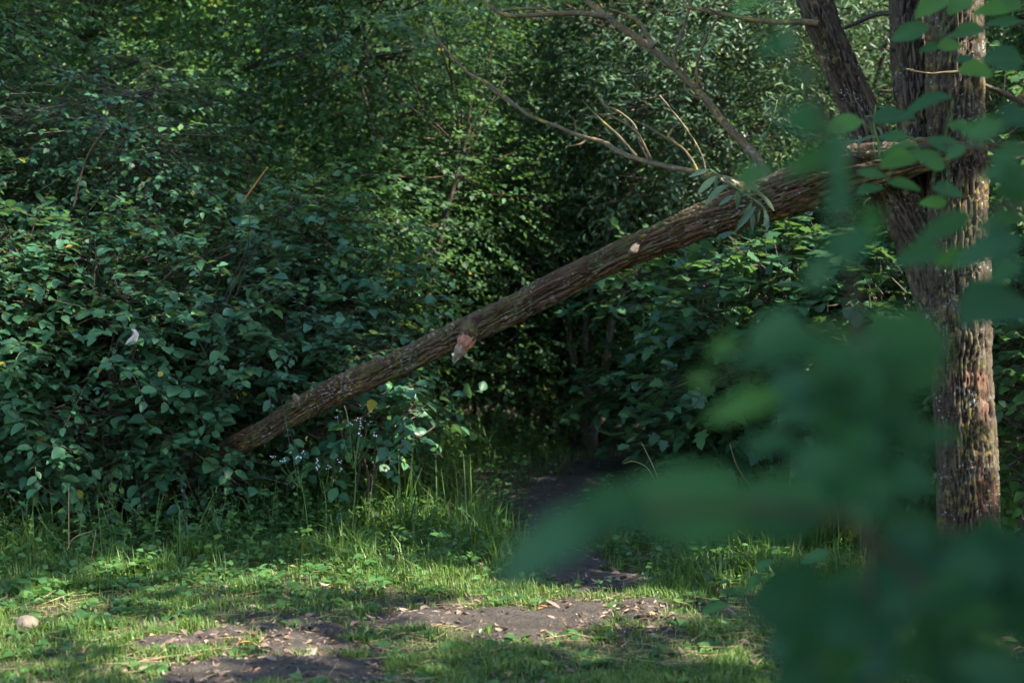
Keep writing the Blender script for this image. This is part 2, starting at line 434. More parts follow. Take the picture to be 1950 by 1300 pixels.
# ------------------------------------------------------------------ the fallen trunk
fal = [(250, 985, 15), (345, 912, 20), (435, 856, 23), (499, 823, 24.5), (560, 786, 26), (657, 735, 27.5), (768, 687, 27.5), (851, 648, 29.5), (906, 622, 29), (1000, 578, 29), (1080, 537, 30), (1163, 496, 30.5), (1235, 464, 33), (1329, 424, 35), (1400, 400, 38), (1468, 378, 42), (1523, 357, 45), (1565, 342, 43), (1620, 325, 37), (1680, 313, 31), (1740, 303, 26), (1800, 291, 19), (1850, 280, 9)]
def fal_Y(px): return 9.0 + (px - 400) / (1850 - 400) * (6.58 - 9.0)
FP, FR = [], []
for px, py, r in fal:
    Y = fal_Y(px); FP.append(at(px, py, Y)); FR.append((.80 + .10 * min(1, max(0, (px - 1150) / 350))) * r * Y / F_PX)
base = FP[0].copy(); base[2] = float(gz(base[0], base[1]))
fallen = thing('fallen_tree', 'long brown fallen willow trunk leaning diagonally across the clearing, splintered at its upper end', 'fallen tree', base)
FPl = np.array(FP) - base
Ltot = np.linalg.norm(np.diff(FPl, axis=0), axis=1).sum()
def slen(px):
    best = 0; acc = 0
    for (a, b), (p, q) in zip(zip(fal[:-1], fal[1:]), zip(FPl[:-1], FPl[1:])):
        l = np.linalg.norm(q - p)
        if a[0] <= px <= b[0]: return acc + l * (px - a[0]) / (b[0] - a[0])
        acc += l
    return acc
def theta_for(C, T, A, B, d):
    return math.atan2(d @ B, d @ A)
C4 = catmull(np.c_[FPl, FR], 420); fT, fA, fB = frames(C4[:, :3])
fs = np.r_[0, np.cumsum(np.linalg.norm(np.diff(C4[:, :3], axis=0), axis=1))]
def f_at(px):
    k = int(np.clip(np.searchsorted(fs, slen(px)), 0, 419)); return k
def f_theta(px, d):
    k = f_at(px); return math.atan2(float(np.dot(d, fB[k])), float(np.dot(d, fA[k])))
dn = np.array([0.1, -0.70, -0.72]); frt = np.array([0.0, -1.0, 0.0])
wounds = [(slen(1190), 0.20, f_theta(1190, dn), 0.15), (slen(1105), 0.15, f_theta(1105, dn), 0.14), (slen(1060), 0.05, f_theta(1060, frt), 0.16),
          (slen(1290), 0.12, f_theta(1290, dn), 0.16), (slen(1530), 0.07, f_theta(1530, frt), 0.12)]
def end_rip(th, s, R):
    t = sstep(slen(1480), slen(1600), s)
    n = fbm(np.stack([np.cos(th) * 4.5, np.sin(th) * 4.5, s * 1.1], -1), 3, 55)
    n2 = fbm(np.stack([np.cos(th) * 2.2, np.sin(th) * 2.2, s * 1.6], -1), 2, 57)
    return t * (n - 0.56) * 1.5 * R + R * .22 * (n2 - .5) * sstep(.2, .8, s)
fd = bark_disp(0.025, 66, 3, wounds, wob=0.010, twist=0.25, flare=end_rip)
tr_me = tube('trunk', FPl, FR, 140, 560, M['bark_fallen'], fd)
link('trunk', tr_me, fallen)
rs = np.random.default_rng(8)
# splintered strips of wood reaching on to the standing tree
for k, (y0, y1, x1, r0) in enumerate([(288, 258, 1900, 8), (300, 272, 1985, 11), (330, 296, 1990, 13), (345, 318, 1800, 10), (318, 280, 1850, 8), (296, 262, 1830, 7), (356, 335, 1730, 9)]):
    x0 = 1560; Yk = fal_Y(1600) + rs.uniform(-.04, .06)
    pts = [at(x0, y0 + 20, Yk + .03), at((x0 * 2 + x1) / 3, y0 * .75 + y1 * .25 + rs.uniform(-6, 6), Yk - .01), at((x0 + 2 * x1) / 3, y0 * .35 + y1 * .65 + rs.uniform(-5, 5), Yk - .05), at(x1, y1, Yk - .06)]
    rr = np.array([r0, r0 * 1.1, r0 * .75, r0 * .15]) * 6.6 / F_PX
    link('splinter', tube('splinter', np.array(pts) - base, rr, 18, 90, M['bark_fallen'], bark_disp(0.012, 80, 80 + k, [(1.2, .7, rs.uniform(0, 6), 1.2)] if k in (0, 4) else (), wob=.01)), fallen)
def stub(name, px, py, tip, r_px, mat_tip, rtip=0.7, collar=1.25):
    k = f_at(px); Y = fal_Y(px) - 0.06
    a = at(px, py, Y + .05); b = at(tip[0], tip[1], Y - tip[2])
    r = r_px * Y / F_PX
    m1 = a * .55 + b * .45
    o = link(name, tube(name, np.array([a, a * .8 + b * .2, m1]) - base, [r * collar, r * collar * .95, r], 24, 24, M['bark_fallen'], bark_disp(.010, 80, 5 + px, wob=.006)), fallen)
    link('broken_end', tube('broken_end', np.array([m1 * .9 + a * .1, m1 * .4 + b * .6, b]) - base, [r * .96, r * rtip, r * rtip * .35], 20, 20, mat_tip, bark_disp(.010, 90, 15 + px, wob=.012)), o)
    return o
def jag(seed, amt, L):
    def f(th, sv, R):
        t = sstep(L * .35, L, sv); n = fbm(np.stack([np.cos(th) * 3.2, np.sin(th) * 3.2, sv * 6], -1), 2, seed)
        return R * (amt * t * (n - .6) * 2.2)
    return f
Yb = fal_Y(893)
s1 = link('branch_stub', tube('branch_stub', np.array([at(899, 622, Yb - .02), at(894, 634, Yb - .08), at(888, 646, Yb - .12)]) - base, [.075, .056, .045], 28, 30, M['bark_fallen'], bark_disp(.014, 80, 601, wob=.01)), fallen)
link('torn_bark', tube('torn_bark', np.array([at(892, 640, Yb - .10), at(885, 652, Yb - .13), at(877, 664, Yb - .135)]) - base, [.042, .042, .028], 26, 30, M['red_wood'], bark_disp(.014, 70, 91, wob=.014, flare=jag(7, .6, .11))), s1)
link('broken_end', tube('broken_end', np.array([at(883, 653, Yb - .125), at(876, 666, Yb - .13), at(870, 677, Yb - .125), at(862, 690, Yb - .12)]) - base, [.030, .033, .025, .010], 26, 34, M['raw_wood'], bark_disp(.012, 70, 92, wob=.012, flare=jag(17, .9, .12))), s1)
stub('branch_stub', 1224, 466, (1200, 481, .06), 10, M['old_wood'], .85, 1.6)
stub('branch_stub', 730, 692, (716, 680, .04), 7, M['raw_wood'], .7, 1.3)
stub('branch_stub', 575, 768, (560, 750, .02), 7, M['raw_wood'], .7, 1.3)
stub('branch_stub', 866, 632, (860, 616, .03), 6, M['raw_wood'], .7, 1.3)
stub('branch_stub', 1425, 362, (1372, 342, -.02), 9, M['raw_wood'], .8, 1.2)
# bare branches of the fallen tree
def branch(parent, org, pts, r0, r1, mat, Y0, Y1, name='branch', nu=14):
    n = len(pts); P = []; R = []
    for i, (px, py) in enumerate(pts):
        t = i / max(n - 1, 1); Y = Y0 + (Y1 - Y0) * t; P.append(at(px, py, Y)); R.append((r0 + (r1 - r0) * t) * Y / F_PX)
    return link(name, tube(name, np.array(P) - org, R, nu, max(14, n * 10), mat, simple_disp(len(pts) * 7 + int(pts[0][0]), 0.004, 70)), parent)
bD = branch(fallen, base, [(1470, 352), (1440, 300), (1385, 240), (1340, 185), (1290, 135), (1235, 88), (1180, 50), (1130, 12), (1095, -25), (1040, -90)], 8.0, 5.4, M['bark_branch'], 7.35, 8.6)
def twig(par, pts, r0, r1, Y0, Y1, mat=None, org=None): return branch(par, base if org is None else org, pts, r0, r1, mat or M['bark_branch'], Y0, Y1, 'twig', 7)
twig(bD, [(1152, 32), (1105, 26), (1060, 27), (1010, 30), (965, 30), (940, 18), (922, 3), (915, -20)], 5, 3, 8.1, 8.4)
twig(bD, [(1060, 27), (1030, 17), (990, 18), (955, 23)], 3, 2, 8.2, 8.5)
twig(bD, [(1243, 90), (1232, 68), (1215, 42), (1190, 28), (1160, 18)], 5, 3, 7.95, 8.2)
twig(bD, [(1290, 132), (1284, 105), (1300, 58), (1316, 0), (1320, -30)], 3.2, 2, 7.8, 7.9)
twig(bD, [(1328, 170), (1328, 120), (1345, 72), (1370, 30)], 3.6, 1.5, 7.7, 7.6)
twig(bD, [(1336, 188), (1318, 182), (1306, 170), (1302, 155)], 2.6, 1.4, 7.7, 7.8)
twig(bD, [(1300, 140), (1308, 120), (1314, 106)], 2, 1, 7.8, 7.8)
bE = branch(fallen, base, [(1430, 352), (1350, 332), (1275, 318), (1220, 304), (1180, 290), (1150, 272), (1100, 258), (1060, 240), (1010, 222), (975, 195), (930, 160), (890, 138), (850, 95), (820, 60)], 5.4, 2.0, M['bark_branch'], 7.4, 9.4)
twig(bE, [(1240, 306), (1232, 288), (1210, 250), (1165, 222), (1135, 218)], 2.4, 1.2, 8.0, 8.1)
twig(bE, [(1212, 297), (1175, 256), (1140, 225), (1108, 190)], 3, 1.4, 8.1, 8.3)
twig(bE, [(1235, 303), (1222, 280), (1208, 240), (1180, 215), (1150, 200), (1140, 185)], 2.6, 1.2, 8.0, 8.2)
twig(bE, [(1118, 266), (1106, 274), (1080, 279)], 3, 1.5, 8.5, 8.4)
twig(bE, [(1330, 328), (1315, 300), (1297, 280), (1260, 258), (1230, 240), (1212, 232)], 3, 1.4, 7.9, 8.0)
twig(bE, [(1270, 263), (1283, 244), (1293, 238)], 2, 1, 7.9, 7.9)
twig(bE, [(1345, 331), (1338, 300), (1320, 265), (1290, 225), (1255, 182)], 2, 1.2, 7.9, 8.0)
twig(bE, [(1098, 250), (1094, 232), (1092, 224)], 2, 1, 8.4, 8.4)
twig(bE, [(985, 205), (945, 178), (905, 142)], 2.6, 1.4, 8.9, 9.2)

# ------------------------------------------------------------------ leaf objects (shared meshes)
SMOOTH_T = {}
def shared_leaf(kind, mat, tints=(0.15, 0.5, 0.8), curls=3):
    key = (kind, mat.name)
    if key in SMOOTH_T: return SMOOTH_T[key]
    out = []
    for c in range(curls):
        if kind == 'ovate': t = leaf_template(ovate(0.35), 8, [.3, .1, .4][c], [.10, .3, .2][c], .012, c)
        elif kind == 'willow': t = leaf_template(ovate(0.135, 0.85), 8, [.4, .2, .5][c], [.3, .15, .45][c], .005, c)
        elif kind == 'lobed': t = LOBED
        else: t = leaf_template(ovate(0.31), 7, [.5, .9, .2][c], [.3, -.2, .5][c], .05, c)
        for ti in tints:
            tv, tt, rib = t; tv = tv.copy()
            if kind == 'lobed': tv[:, 2] *= [1, 2.2, -0.5][c]
            tint = np.stack([np.full(len(tv), ti), rib, np.full(len(tv), 0.5)], -1)
            out.append(make_mesh(kind + '_leaf', tv, tt, mat, tint))
    SMOOTH_T[key] = out
    return out
def place_leaf(parent, me, P, F, N, s, w=1.0, name='leaf'):
    F = np.asarray(F, float); F = F / np.linalg.norm(F)
    N = np.asarray(N, float); N = N - (N @ F) * F; N = N / np.linalg.norm(N); X = np.cross(F, N)
    o = bpy.data.objects.new(name, me); COL.objects.link(o); o.parent = parent
    m = np.eye(4); m[:3, 0] = X * s * w; m[:3, 1] = F * s; m[:3, 2] = N * s; m[:3, 3] = P
    o.matrix_basis = Matrix(m.tolist())
    return o
rl = np.random.default_rng(4)
# willow sprouts on the fallen trunk (part) with their leaves (sub-parts)
wl = shared_leaf('willow', M['willow_leaf'], (0.1, 0.4, 0.7))
def sprout(parent, org, pts, Ys, leaves, size=0.13, r=2.2, mat=None):
    st = branch(parent, org, pts, r, r * .5, mat or M['stem'], Ys[0], Ys[1], 'sprout', 6)
    for (bx, by, tx, ty) in leaves:
        Y = Ys[0] + rl.uniform(-.05, .02); a = at(bx, by, Y); b = at(tx, ty, Y - rl.uniform(0.0, .05))
        d = b - a; l = np.linalg.norm(d)
        N = np.array([rl.uniform(-.4, .4), -0.9, 0.7 + rl.uniform(-.2, .4)])
        place_leaf(st, wl[rl.integers(len(wl))], a - org, d, N, l * .84, rl.uniform(.7, 1.1))
    return st
sprout(fallen, base, [(1450, 388), (1425, 374), (1400, 356), (1375, 338), (1352, 322)], (6.95, 6.9), [
    (1352, 322, 1304, 337), (1364, 335, 1320, 374), (1388, 352, 1330, 382), (1364, 335, 1362, 362), (1403, 362, 1408, 404), (1398, 372, 1362, 392),
    (1432, 385, 1412, 425), (1440, 392, 1395, 440), (1434, 380, 1470, 402), (1452, 392, 1468, 430), (1434, 400, 1432, 446), (1458, 402, 1462, 446),
    (1412, 358, 1452, 358), (1430, 360, 1480, 388), (1420, 345, 1455, 365), (1446, 368, 1484, 405), (1448, 400, 1440, 428), (1378, 338, 1405, 350)])
sprout(fallen, base, [(1560, 300), (1590, 285), (1608, 270)], (6.75, 6.8), [(1596, 282, 1640, 255), (1606, 272, 1570, 262), (1590, 285, 1560, 310), (1600, 276, 1628, 296)])
sprout(fallen, base, [(1675, 300), (1672, 270), (1664, 235), (1668, 200)], (6.7, 6.7), [(1672, 262, 1632, 258), (1640, 258, 1632, 285), (1668, 240, 1690, 262), (1667, 225, 1648, 215), (1672, 262, 1700, 252), (1668, 205, 1690, 200)])
sprout(fallen, base, [(1690, 300), (1706, 268), (1735, 262), (1752, 288)], (6.6, 6.6), [(1706, 268, 1680, 262), (1735, 262, 1715, 280), (1740, 266, 1765, 258), (1750, 285, 1760, 310)])
sprout(fallen, base, [(1430, 352), (1440, 300), (1470, 230), (1480, 190)], (7.6, 7.9), [(1440, 300, 1420, 330), (1450, 280, 1482, 300), (1460, 250, 1440, 270), (1470, 230, 1500, 245), (1478, 200, 1460, 215), (1480, 190, 1500, 180), (1465, 245, 1500, 270), (1445, 290, 1415, 285)], r=1.6)

# ------------------------------------------------------------------ the standing willow
tb = at(1848, 1168, 6.85); tb[2] = float(gz(tb[0], tb[1]))
willow = thing('willow_tree', 'several-stemmed willow with deeply furrowed lichen-spotted bark standing at the right', 'tree', tb)
def stem(px_list, Y0, Y1, name, nv, nu, seed, wounds=(), flare=None, k=84):
    P, R = [], []
    for i, (px, py, w) in enumerate(px_list):
        t = i / (len(px_list) - 1); Y = Y0 + (Y1 - Y0) * t
        P.append(at(px, py, Y)); R.append(w / 2 * Y / F_PX)
    P = np.array(P) - tb
    return link(name, tube(name, P, R, nu, nv, M['bark_tree'], bark_disp(0.030, k, seed, wounds, wob=.014, flare=flare)), willow)
def root_flare(th, s, R):
    return 0.09 * (1 - sstep(0.0, 0.45, s)) * (0.35 + 0.9 * sstep(.35, .7, fbm(np.stack([np.cos(th) * 2.2, np.sin(th) * 2.2, s * .3], -1), 2, 5)))
stem([(1852, 1190, 116), (1848, 1080, 108), (1841, 900, 104), (1832, 720, 104), (1826, 560, 112), (1822, 440, 104), (1820, 300, 100), (1818, 150, 98), (1816, 0, 96), (1814, -200, 90), (1800, -500, 76), (1780, -900, 50)], 6.9, 7.05, 'trunk', 560, 156, 11,
     [(1.20, .09, .3, 1.1), (1.08, .18, .45, .45), (.66, .28, .15, .28), (.5, .22, .7, .2)], root_flare)
stem([(1812, 640, 66), (1793, 540, 68), (1770, 440, 64), (1750, 300, 60), (1738, 180, 58), (1729, 60, 58), (1722, -60, 56), (1710, -300, 50), (1690, -800, 36)], 7.0, 7.4, 'stem', 340, 108, 12)
stem([(1818, 700, 70), (1798, 580, 90), (1762, 470, 86), (1715, 390, 76), (1672, 300, 68), (1638, 215, 64), (1602, 130, 60), (1572, 55, 56), (1545, -20, 58), (1490, -200, 50), (1400, -600, 30)], 6.95, 7.5, 'stem', 380, 120, 13,
     [(1.95, .05, 3.4, .3)])
wb = branch(willow, tb, [(1560, 45), (1530, 42), (1480, 42), (1440, 38), (1390, 30), (1340, 20), (1300, 12)], 6, 3, M['bark_branch'], 7.25, 7.5)
twig(wb, [(1372, 28), (1352, 18), (1345, 5)], 2, 1, 7.4, 7.4, org=tb)
branch(willow, tb, [(1715, 25), (1670, 28), (1630, 45), (1605, 55)], 5, 3, M['bark_dark'], 7.3, 7.6)
branch(willow, tb, [(1955, 200), (1915, 180), (1880, 165), (1850, 150), (1840, 140)], 5, 2, M['bark_dark'], 7.2, 6.8)
branch(willow, tb, [(1850, 135), (1800, 138), (1770, 140), (1725, 132)], 3, 1.5, M['bark_branch'], 6.75, 6.7)
branch(willow, tb, [(1960, 165), (1930, 200), (1908, 232)], 5, 3, M['bark_branch'], 7.3, 7.2)
branch(willow, tb, [(1950, 415), (1905, 418), (1895, 440), (1885, 470)], 3, 2, M['bark_branch'], 7.2, 7.2)
branch(willow, tb, [(1880, 470), (1876, 500), (1868, 540)], 4, 3, M['bark_branch'], 7.0, 6.9)

# ------------------------------------------------------------------ crowns of leaves
def crown(rg, lobes, n_twigs, twig_len=(.25, .5), nl=11, size=(.045, .085), droop=.25, up=1.0, outw=.5, thr=.40, fr=1.5, seed=0, flat=.55, zmin=.08, wid=1.0, tint_shift=0.0, spread=.85):
    """lobes: (cx,cy,cz,rx,ry,rz[,weight]) -> leaves dict + twig segments"""
    lobes = np.array([tuple(l) + ((1.0,) if len(l) == 6 else ()) for l in lobes], float)
    vol = (lobes[:, 3] * lobes[:, 4] * lobes[:, 5]) ** 0.75 * lobes[:, 6]
    k = rg.choice(len(lobes), size=int(n_twigs * 2.2), p=vol / vol.sum())
    d = norm(rg.normal(size=(len(k), 3))); r = rg.random(len(k)) ** 0.5
    L = lobes[k]
    o = L[:, :3] + d * r[:, None] * L[:, 3:6]
    keep = (fbm(o * fr, 3, seed) > thr) & (o[:, 2] > zmin)
    o, d = o[keep][:n_twigs], d[keep][:n_twigs]
    n = len(o)
    td = d * 0.75 + rg.normal(size=(n, 3)) * .5; td[:, 2] = td[:, 2] * flat + 0.08; td = norm(td)
    tl = rg.uniform(*twig_len, n)
    side = norm(np.cross(td, np.array([0, 0, 1.0])) + 1e-6)
    j = np.arange(nl); t = (j + .6) / nl
    curve = lambda tt: o[:, None] + td[:, None] * (tl[:, None] * tt)[..., None] - np.array([0, 0, 1.0]) * (droop * tl[:, None] * tt ** 2)[..., None]
    P = curve(np.repeat(t[None], n, 0))
    sgn = np.where(j % 2 == 0, 1.0, -1.0); sgn[-1] = 0
    F = td[:, None] * .55 + side[:, None] * (sgn * spread)[None, :, None] + rg.normal(size=(n, nl, 3)) * .25
    F[..., 2] -= droop * .6 + rg.random((n, nl)) * .25
    N = np.array([0, 0, up]) + d[:, None] * outw + rg.normal(size=(n, nl, 3)) * .38
    tint_t = rg.normal(0.42, .22, (n, 1)) + rg.normal(0, .17, (n, nl)) + tint_shift
    rare = rg.random((n, nl)) < 0.008
    tint = np.clip(tint_t, 0, .95); tint[rare] = 1.0
    S = rg.uniform(*size, (n, nl)) * rg.uniform(.72, 1.25, (n, 1)) * (0.75 + .4 * np.sin(np.pi * np.clip(t, 0, 1)))[None]
    keepl = rg.random((n, nl)) > .12
    m = keepl.ravel()
    D = dict(P=P.reshape(-1, 3)[m], F=norm(F.reshape(-1, 3)[m]), N=norm(N.reshape(-1, 3)[m]), S=S.ravel()[m], tint=tint.ravel()[m], v2=rg.random(n * nl)[m],
             Z=rg.uniform(-.4, 2.0, n * nl)[m], W=rg.uniform(.8, 1.2, n * nl)[m] * wid)
    tt = np.repeat(np.array([[0, .5, 1.0]]), n, 0); Cv = curve(tt)
    segs = (np.vstack([Cv[:, 0], Cv[:, 1]]), np.vstack([Cv[:, 1], Cv[:, 2]]))
    return D, segs, o
def woody(rg, lobes, o, nst, base_r, r0, spread=.25):
    """stems from the base into the lobes; returns list of (pts, radii) and connecting segments to twig origins"""
    lobes = np.array([tuple(l)[:6] for l in lobes], float); stems = []; nodes = []
    for k in range(nst):
        l = lobes[k % len(lobes)]
        e = l[:3] + rg.normal(size=3) * l[3:6] * .28; e[2] = l[2] + l[5] * rg.uniform(.1, .7)
        b = np.array([rg.uniform(-1, 1) * base_r, rg.uniform(-1, 1) * base_r, -0.05])
        mid = b * .55 + e * .45 + np.array([rg.uniform(-.2, .2), rg.uniform(-.2, .2), .18 * abs(e[2])]) * .8
        p = catmull(np.array([b, b * .7 + mid * .3 + rg.normal(size=3) * .04, mid, e]), 14)
        stems.append((p, np.linspace(r0, r0 * .3, 14) * rg.uniform(.6, 1.2))); nodes.append(p[3:])
    nodes = np.vstack(nodes)
    sub = o[rg.random(len(o)) < min(1, 420 / max(len(o), 1))]
    d2 = ((sub[:, None] - nodes[None]) ** 2).sum(-1); nn = nodes[d2.argmin(1)]
    midp = (sub + nn) / 2 + rg.normal(size=sub.shape) * .05
    segs = (np.vstack([nn, midp]), np.vstack([midp, sub]))
    return stems, segs
def bush(name, label, cat, base_xy, lobes, n_twigs, leaf_mat, bark_mat, tmpl=LEAF8, group=None, nst=7, r0=.016, seed=1, pick=None, fol_name='foliage', base_r=.15, **kw):
    rg = np.random.default_rng(seed)
    b = np.array([base_xy[0], base_xy[1], float(gz(base_xy[0], base_xy[1]))])
    t = thing(name, label, cat, b, group)
    D, segs, o = crown(rg, lobes, n_twigs, seed=seed, **kw)
    stems, seg2 = woody(rg, lobes, o, nst, base_r, r0)
    for p, r in stems:
        link('stem', tube('stem', p, r, 8, 26, bark_mat, simple_disp(seed, .004, 60)), t)
    V1, T1 = prisms(segs[0], segs[1], .0034, .0022)
    V2, T2 = prisms(seg2[0], seg2[1], .006, .0035)
    link('twigs', make_mesh('twigs', np.vstack([V1, V2]), np.vstack([T1, T2 + len(V1)]), M['twig']), t, 'stuff')
    return t, D, b
NEAR = []     # (thing, leaves, base, leaf kind, material, template, how many as parts)

# left shrubs, in front
near_specs = [
    ('broad_leaved_shrub', 'wide shrub with blue-green oval leaves that hides the lower end of the fallen trunk', (-2.0, 9.5), [(-.15, 0, 1.25, .85, .75, .75), (.35, -.15, .85, .7, .6, .55), (-.5, -.2, .75, .7, .6, .55), (-.12, -.62, .42, .32, .2, .30)], 940, 301),
    ('broad_leaved_shrub', 'rounded shrub with blue-green oval leaves around the small pale hanging scrap', (-2.75, 9.1), [(0, 0, 1.15, .75, .65, .75), (.1, -.15, .55, .65, .5, .45), (-.4, 0, 1.5, .6, .6, .5)], 830, 302),
    ('broad_leaved_shrub', 'shrub with drooping oval leaves cut off by the lower part of the left picture edge', (-3.55, 8.8), [(0, 0, 1.0, .75, .7, .7), (.2, -.15, .55, .6, .5, .4), (-.2, .2, 1.5, .7, .6, .5)], 740, 303),
    ('broad_leaved_shrub', 'taller oval-leaved shrub rising in the upper left behind the rounded shrub', (-3.3, 10.2), [(0, 0, 2.0, .95, .8, .8), (.6, .1, 2.5, .7, .7, .6), (-.7, 0, 2.6, .8, .7, .7)], 900, 304),
    ('broad_leaved_shrub', 'slim oval-leaved shrub above the fallen trunk, left of the red broken stub', (-0.95, 10.3), [(-.2, 0, 1.25, .6, .55, .55), (-.3, -.1, .7, .5, .5, .5), (-.55, 0, 1.75, .5, .5, .45)], 560, 305),
]
for nm, lab, xy, lobes, nt_, sd in near_specs:
    t, D, b = bush(nm, lab, 'shrub', xy, lobes, nt_, M['bush'], M['bark_dark'], seed=sd, group='oval-leaved shrubs left of the clearing', size=(.030, .066) if sd == 304 else (.032, .098), twig_len=(.35, .68), nl=12, thr=.47, fr=1.9, flat=.42, up=1.25, outw=.45, zmin={302: .52, 303: .26, 301: .24}.get(sd, .2))
    NEAR.append((t, D, b, 'ovate', M['bush'], LEAF8, 300))
# a low spray of the front shrub that shows under the trunk
t, D, b = bush('leafy_sprig', 'leafy spray of oval leaves hanging out under the middle of the fallen trunk', 'shrub', (-1.05, 9.25),
               [(.15, -.3, .80, .45, .25, .16), (.42, -.35, .72, .22, .15, .10), (-.1, -.2, .55, .3, .2, .2)], 60, M['bush'], M['bark_dark'], seed=320, nst=4, r0=.01, size=(.055, .09), nl=10, thr=.0, base_r=.05)
NEAR.append((t, D, b, 'ovate', M['bush'], LEAF8, 300))
# maple saplings at the mid right
for nm, lab, xy, lobes, nt_, sd in [
    ('maple_sapling', 'maple sapling with flat tiers of lobed leaves below the upper half of the fallen trunk', (1.75, 9.6), [(0, 0, 1.45, .75, .6, .45), (-.2, -.1, .95, .65, .5, .35), (.3, 0, 1.0, .6, .5, .4)], 420, 331),
    ('maple_sapling', 'low maple sapling with lobed leaves at the right edge of the dark path', (1.45, 10.2), [(0, 0, .45, .42, .4, .3), (.4, -.1, .65, .45, .4, .35)], 230, 332),
    ('maple_sapling', 'maple sapling at the far right border of the path before the dark hollow', (1.25, 11.6), [(0, 0, .7, .55, .5, .4), (.4, 0, 1.2, .6, .5, .4), (-.1, 0, 1.5, .5, .4, .3)], 300, 334),
    ('maple_sapling', 'maple sapling with lobed leaves between the low sapling and the willow trunk', (2.45, 9.2), [(0, 0, 1.2, .6, .5, .6), (-.2, 0, .6, .5, .4, .4)], 330, 333)]:
    t, D, b = bush(nm, lab, 'sapling', xy, lobes, nt_, M['maple'], M['bark_dark'], tmpl=LOBED, seed=sd, group='maple saplings behind the willow', size=(.08, .13), twig_len=(.3, .5), nl=7, thr=.30, droop=.15, up=1.6, outw=.25, nst=4, r0=.012, base_r=.05, wid=1.0)
    NEAR.append((t, D, b, 'lobed', M['maple'], LOBED, 200))
for nm, lab, xy, lobes, nt_, sd in [
    ('leafy_shrub', 'sunlit pale green shrub growing up right beside the willow trunk foot', (2.95, 7.9), [(0, 0, .75, .45, .4, .6), (.3, 0, 1.3, .5, .4, .6)], 420, 341),
    ('leafy_shrub', 'shrub with small leaves behind the willow at the right picture edge', (3.6, 9.6), [(0, 0, 1.2, .8, .6, .9), (-.3, 0, 2.3, .8, .6, .8)], 800, 342)]:
    t, D, b = bush(nm, lab, 'shrub', xy, lobes, nt_, M['weed'], M['bark_dark'], seed=sd, group='shrubs beside the willow', size=(.045, .085), nl=10, thr=.36)
    NEAR.append((t, D, b, 'ovate', M['weed'], LEAF8, 200))

# pick the leaves that show largest as parts, the rest of each shrub is one mass
cell = 9.0; zb = {}
proj = []
for i, (t, D, b, *_r) in enumerate(NEAR):
    X, Y, Z = project(D['P'] + b); proj.append((X, Y, Z))
allX = np.concatenate([p[0] for p in proj]); allY = np.concatenate([p[1] for p in proj]); allZ = np.concatenate([p[2] for p in proj])
ci = np.floor(allX / cell).astype(int) * 4000 + np.floor(allY / cell).astype(int)
order = np.argsort(allZ); _, first = np.unique(ci[order], return_index=True)
vis = np.zeros(len(allX), bool); vis[order[first]] = True
vis &= (allX > 2) & (allX < 1948) & (allY > 2) & (allY < 1298)
off = 0
for i, (t, D, b, kind, mat, tmpl, npick) in enumerate(NEAR):
    n = len(D['P']); v = vis[off:off + n]; Z = proj[i][2]; off += n
    vd = norm(CAM - (D['P'] + b)); score = D['S'] ** 2 / Z ** 2 * (np.abs((D['N'] * vd).sum(1)) + .15) * v
    pk = np.argsort(-score)[:npick]; pk = pk[score[pk] > 0]
    meshes = shared_leaf(kind, mat)
    nti = 3
    for q in pk:
        ti = int(np.clip(D['tint'][q] * 3, 0, 2)); me = meshes[int(rl.integers(3)) * nti + ti]
        place_leaf(t, me, D['P'][q], D['F'][q], D['N'][q], D['S'][q], float(D['W'][q]))
    m = np.ones(n, bool); m[pk] = False
    link('foliage', leaves_mesh('foliage', take(D, m), tmpl, mat), t, 'stuff')

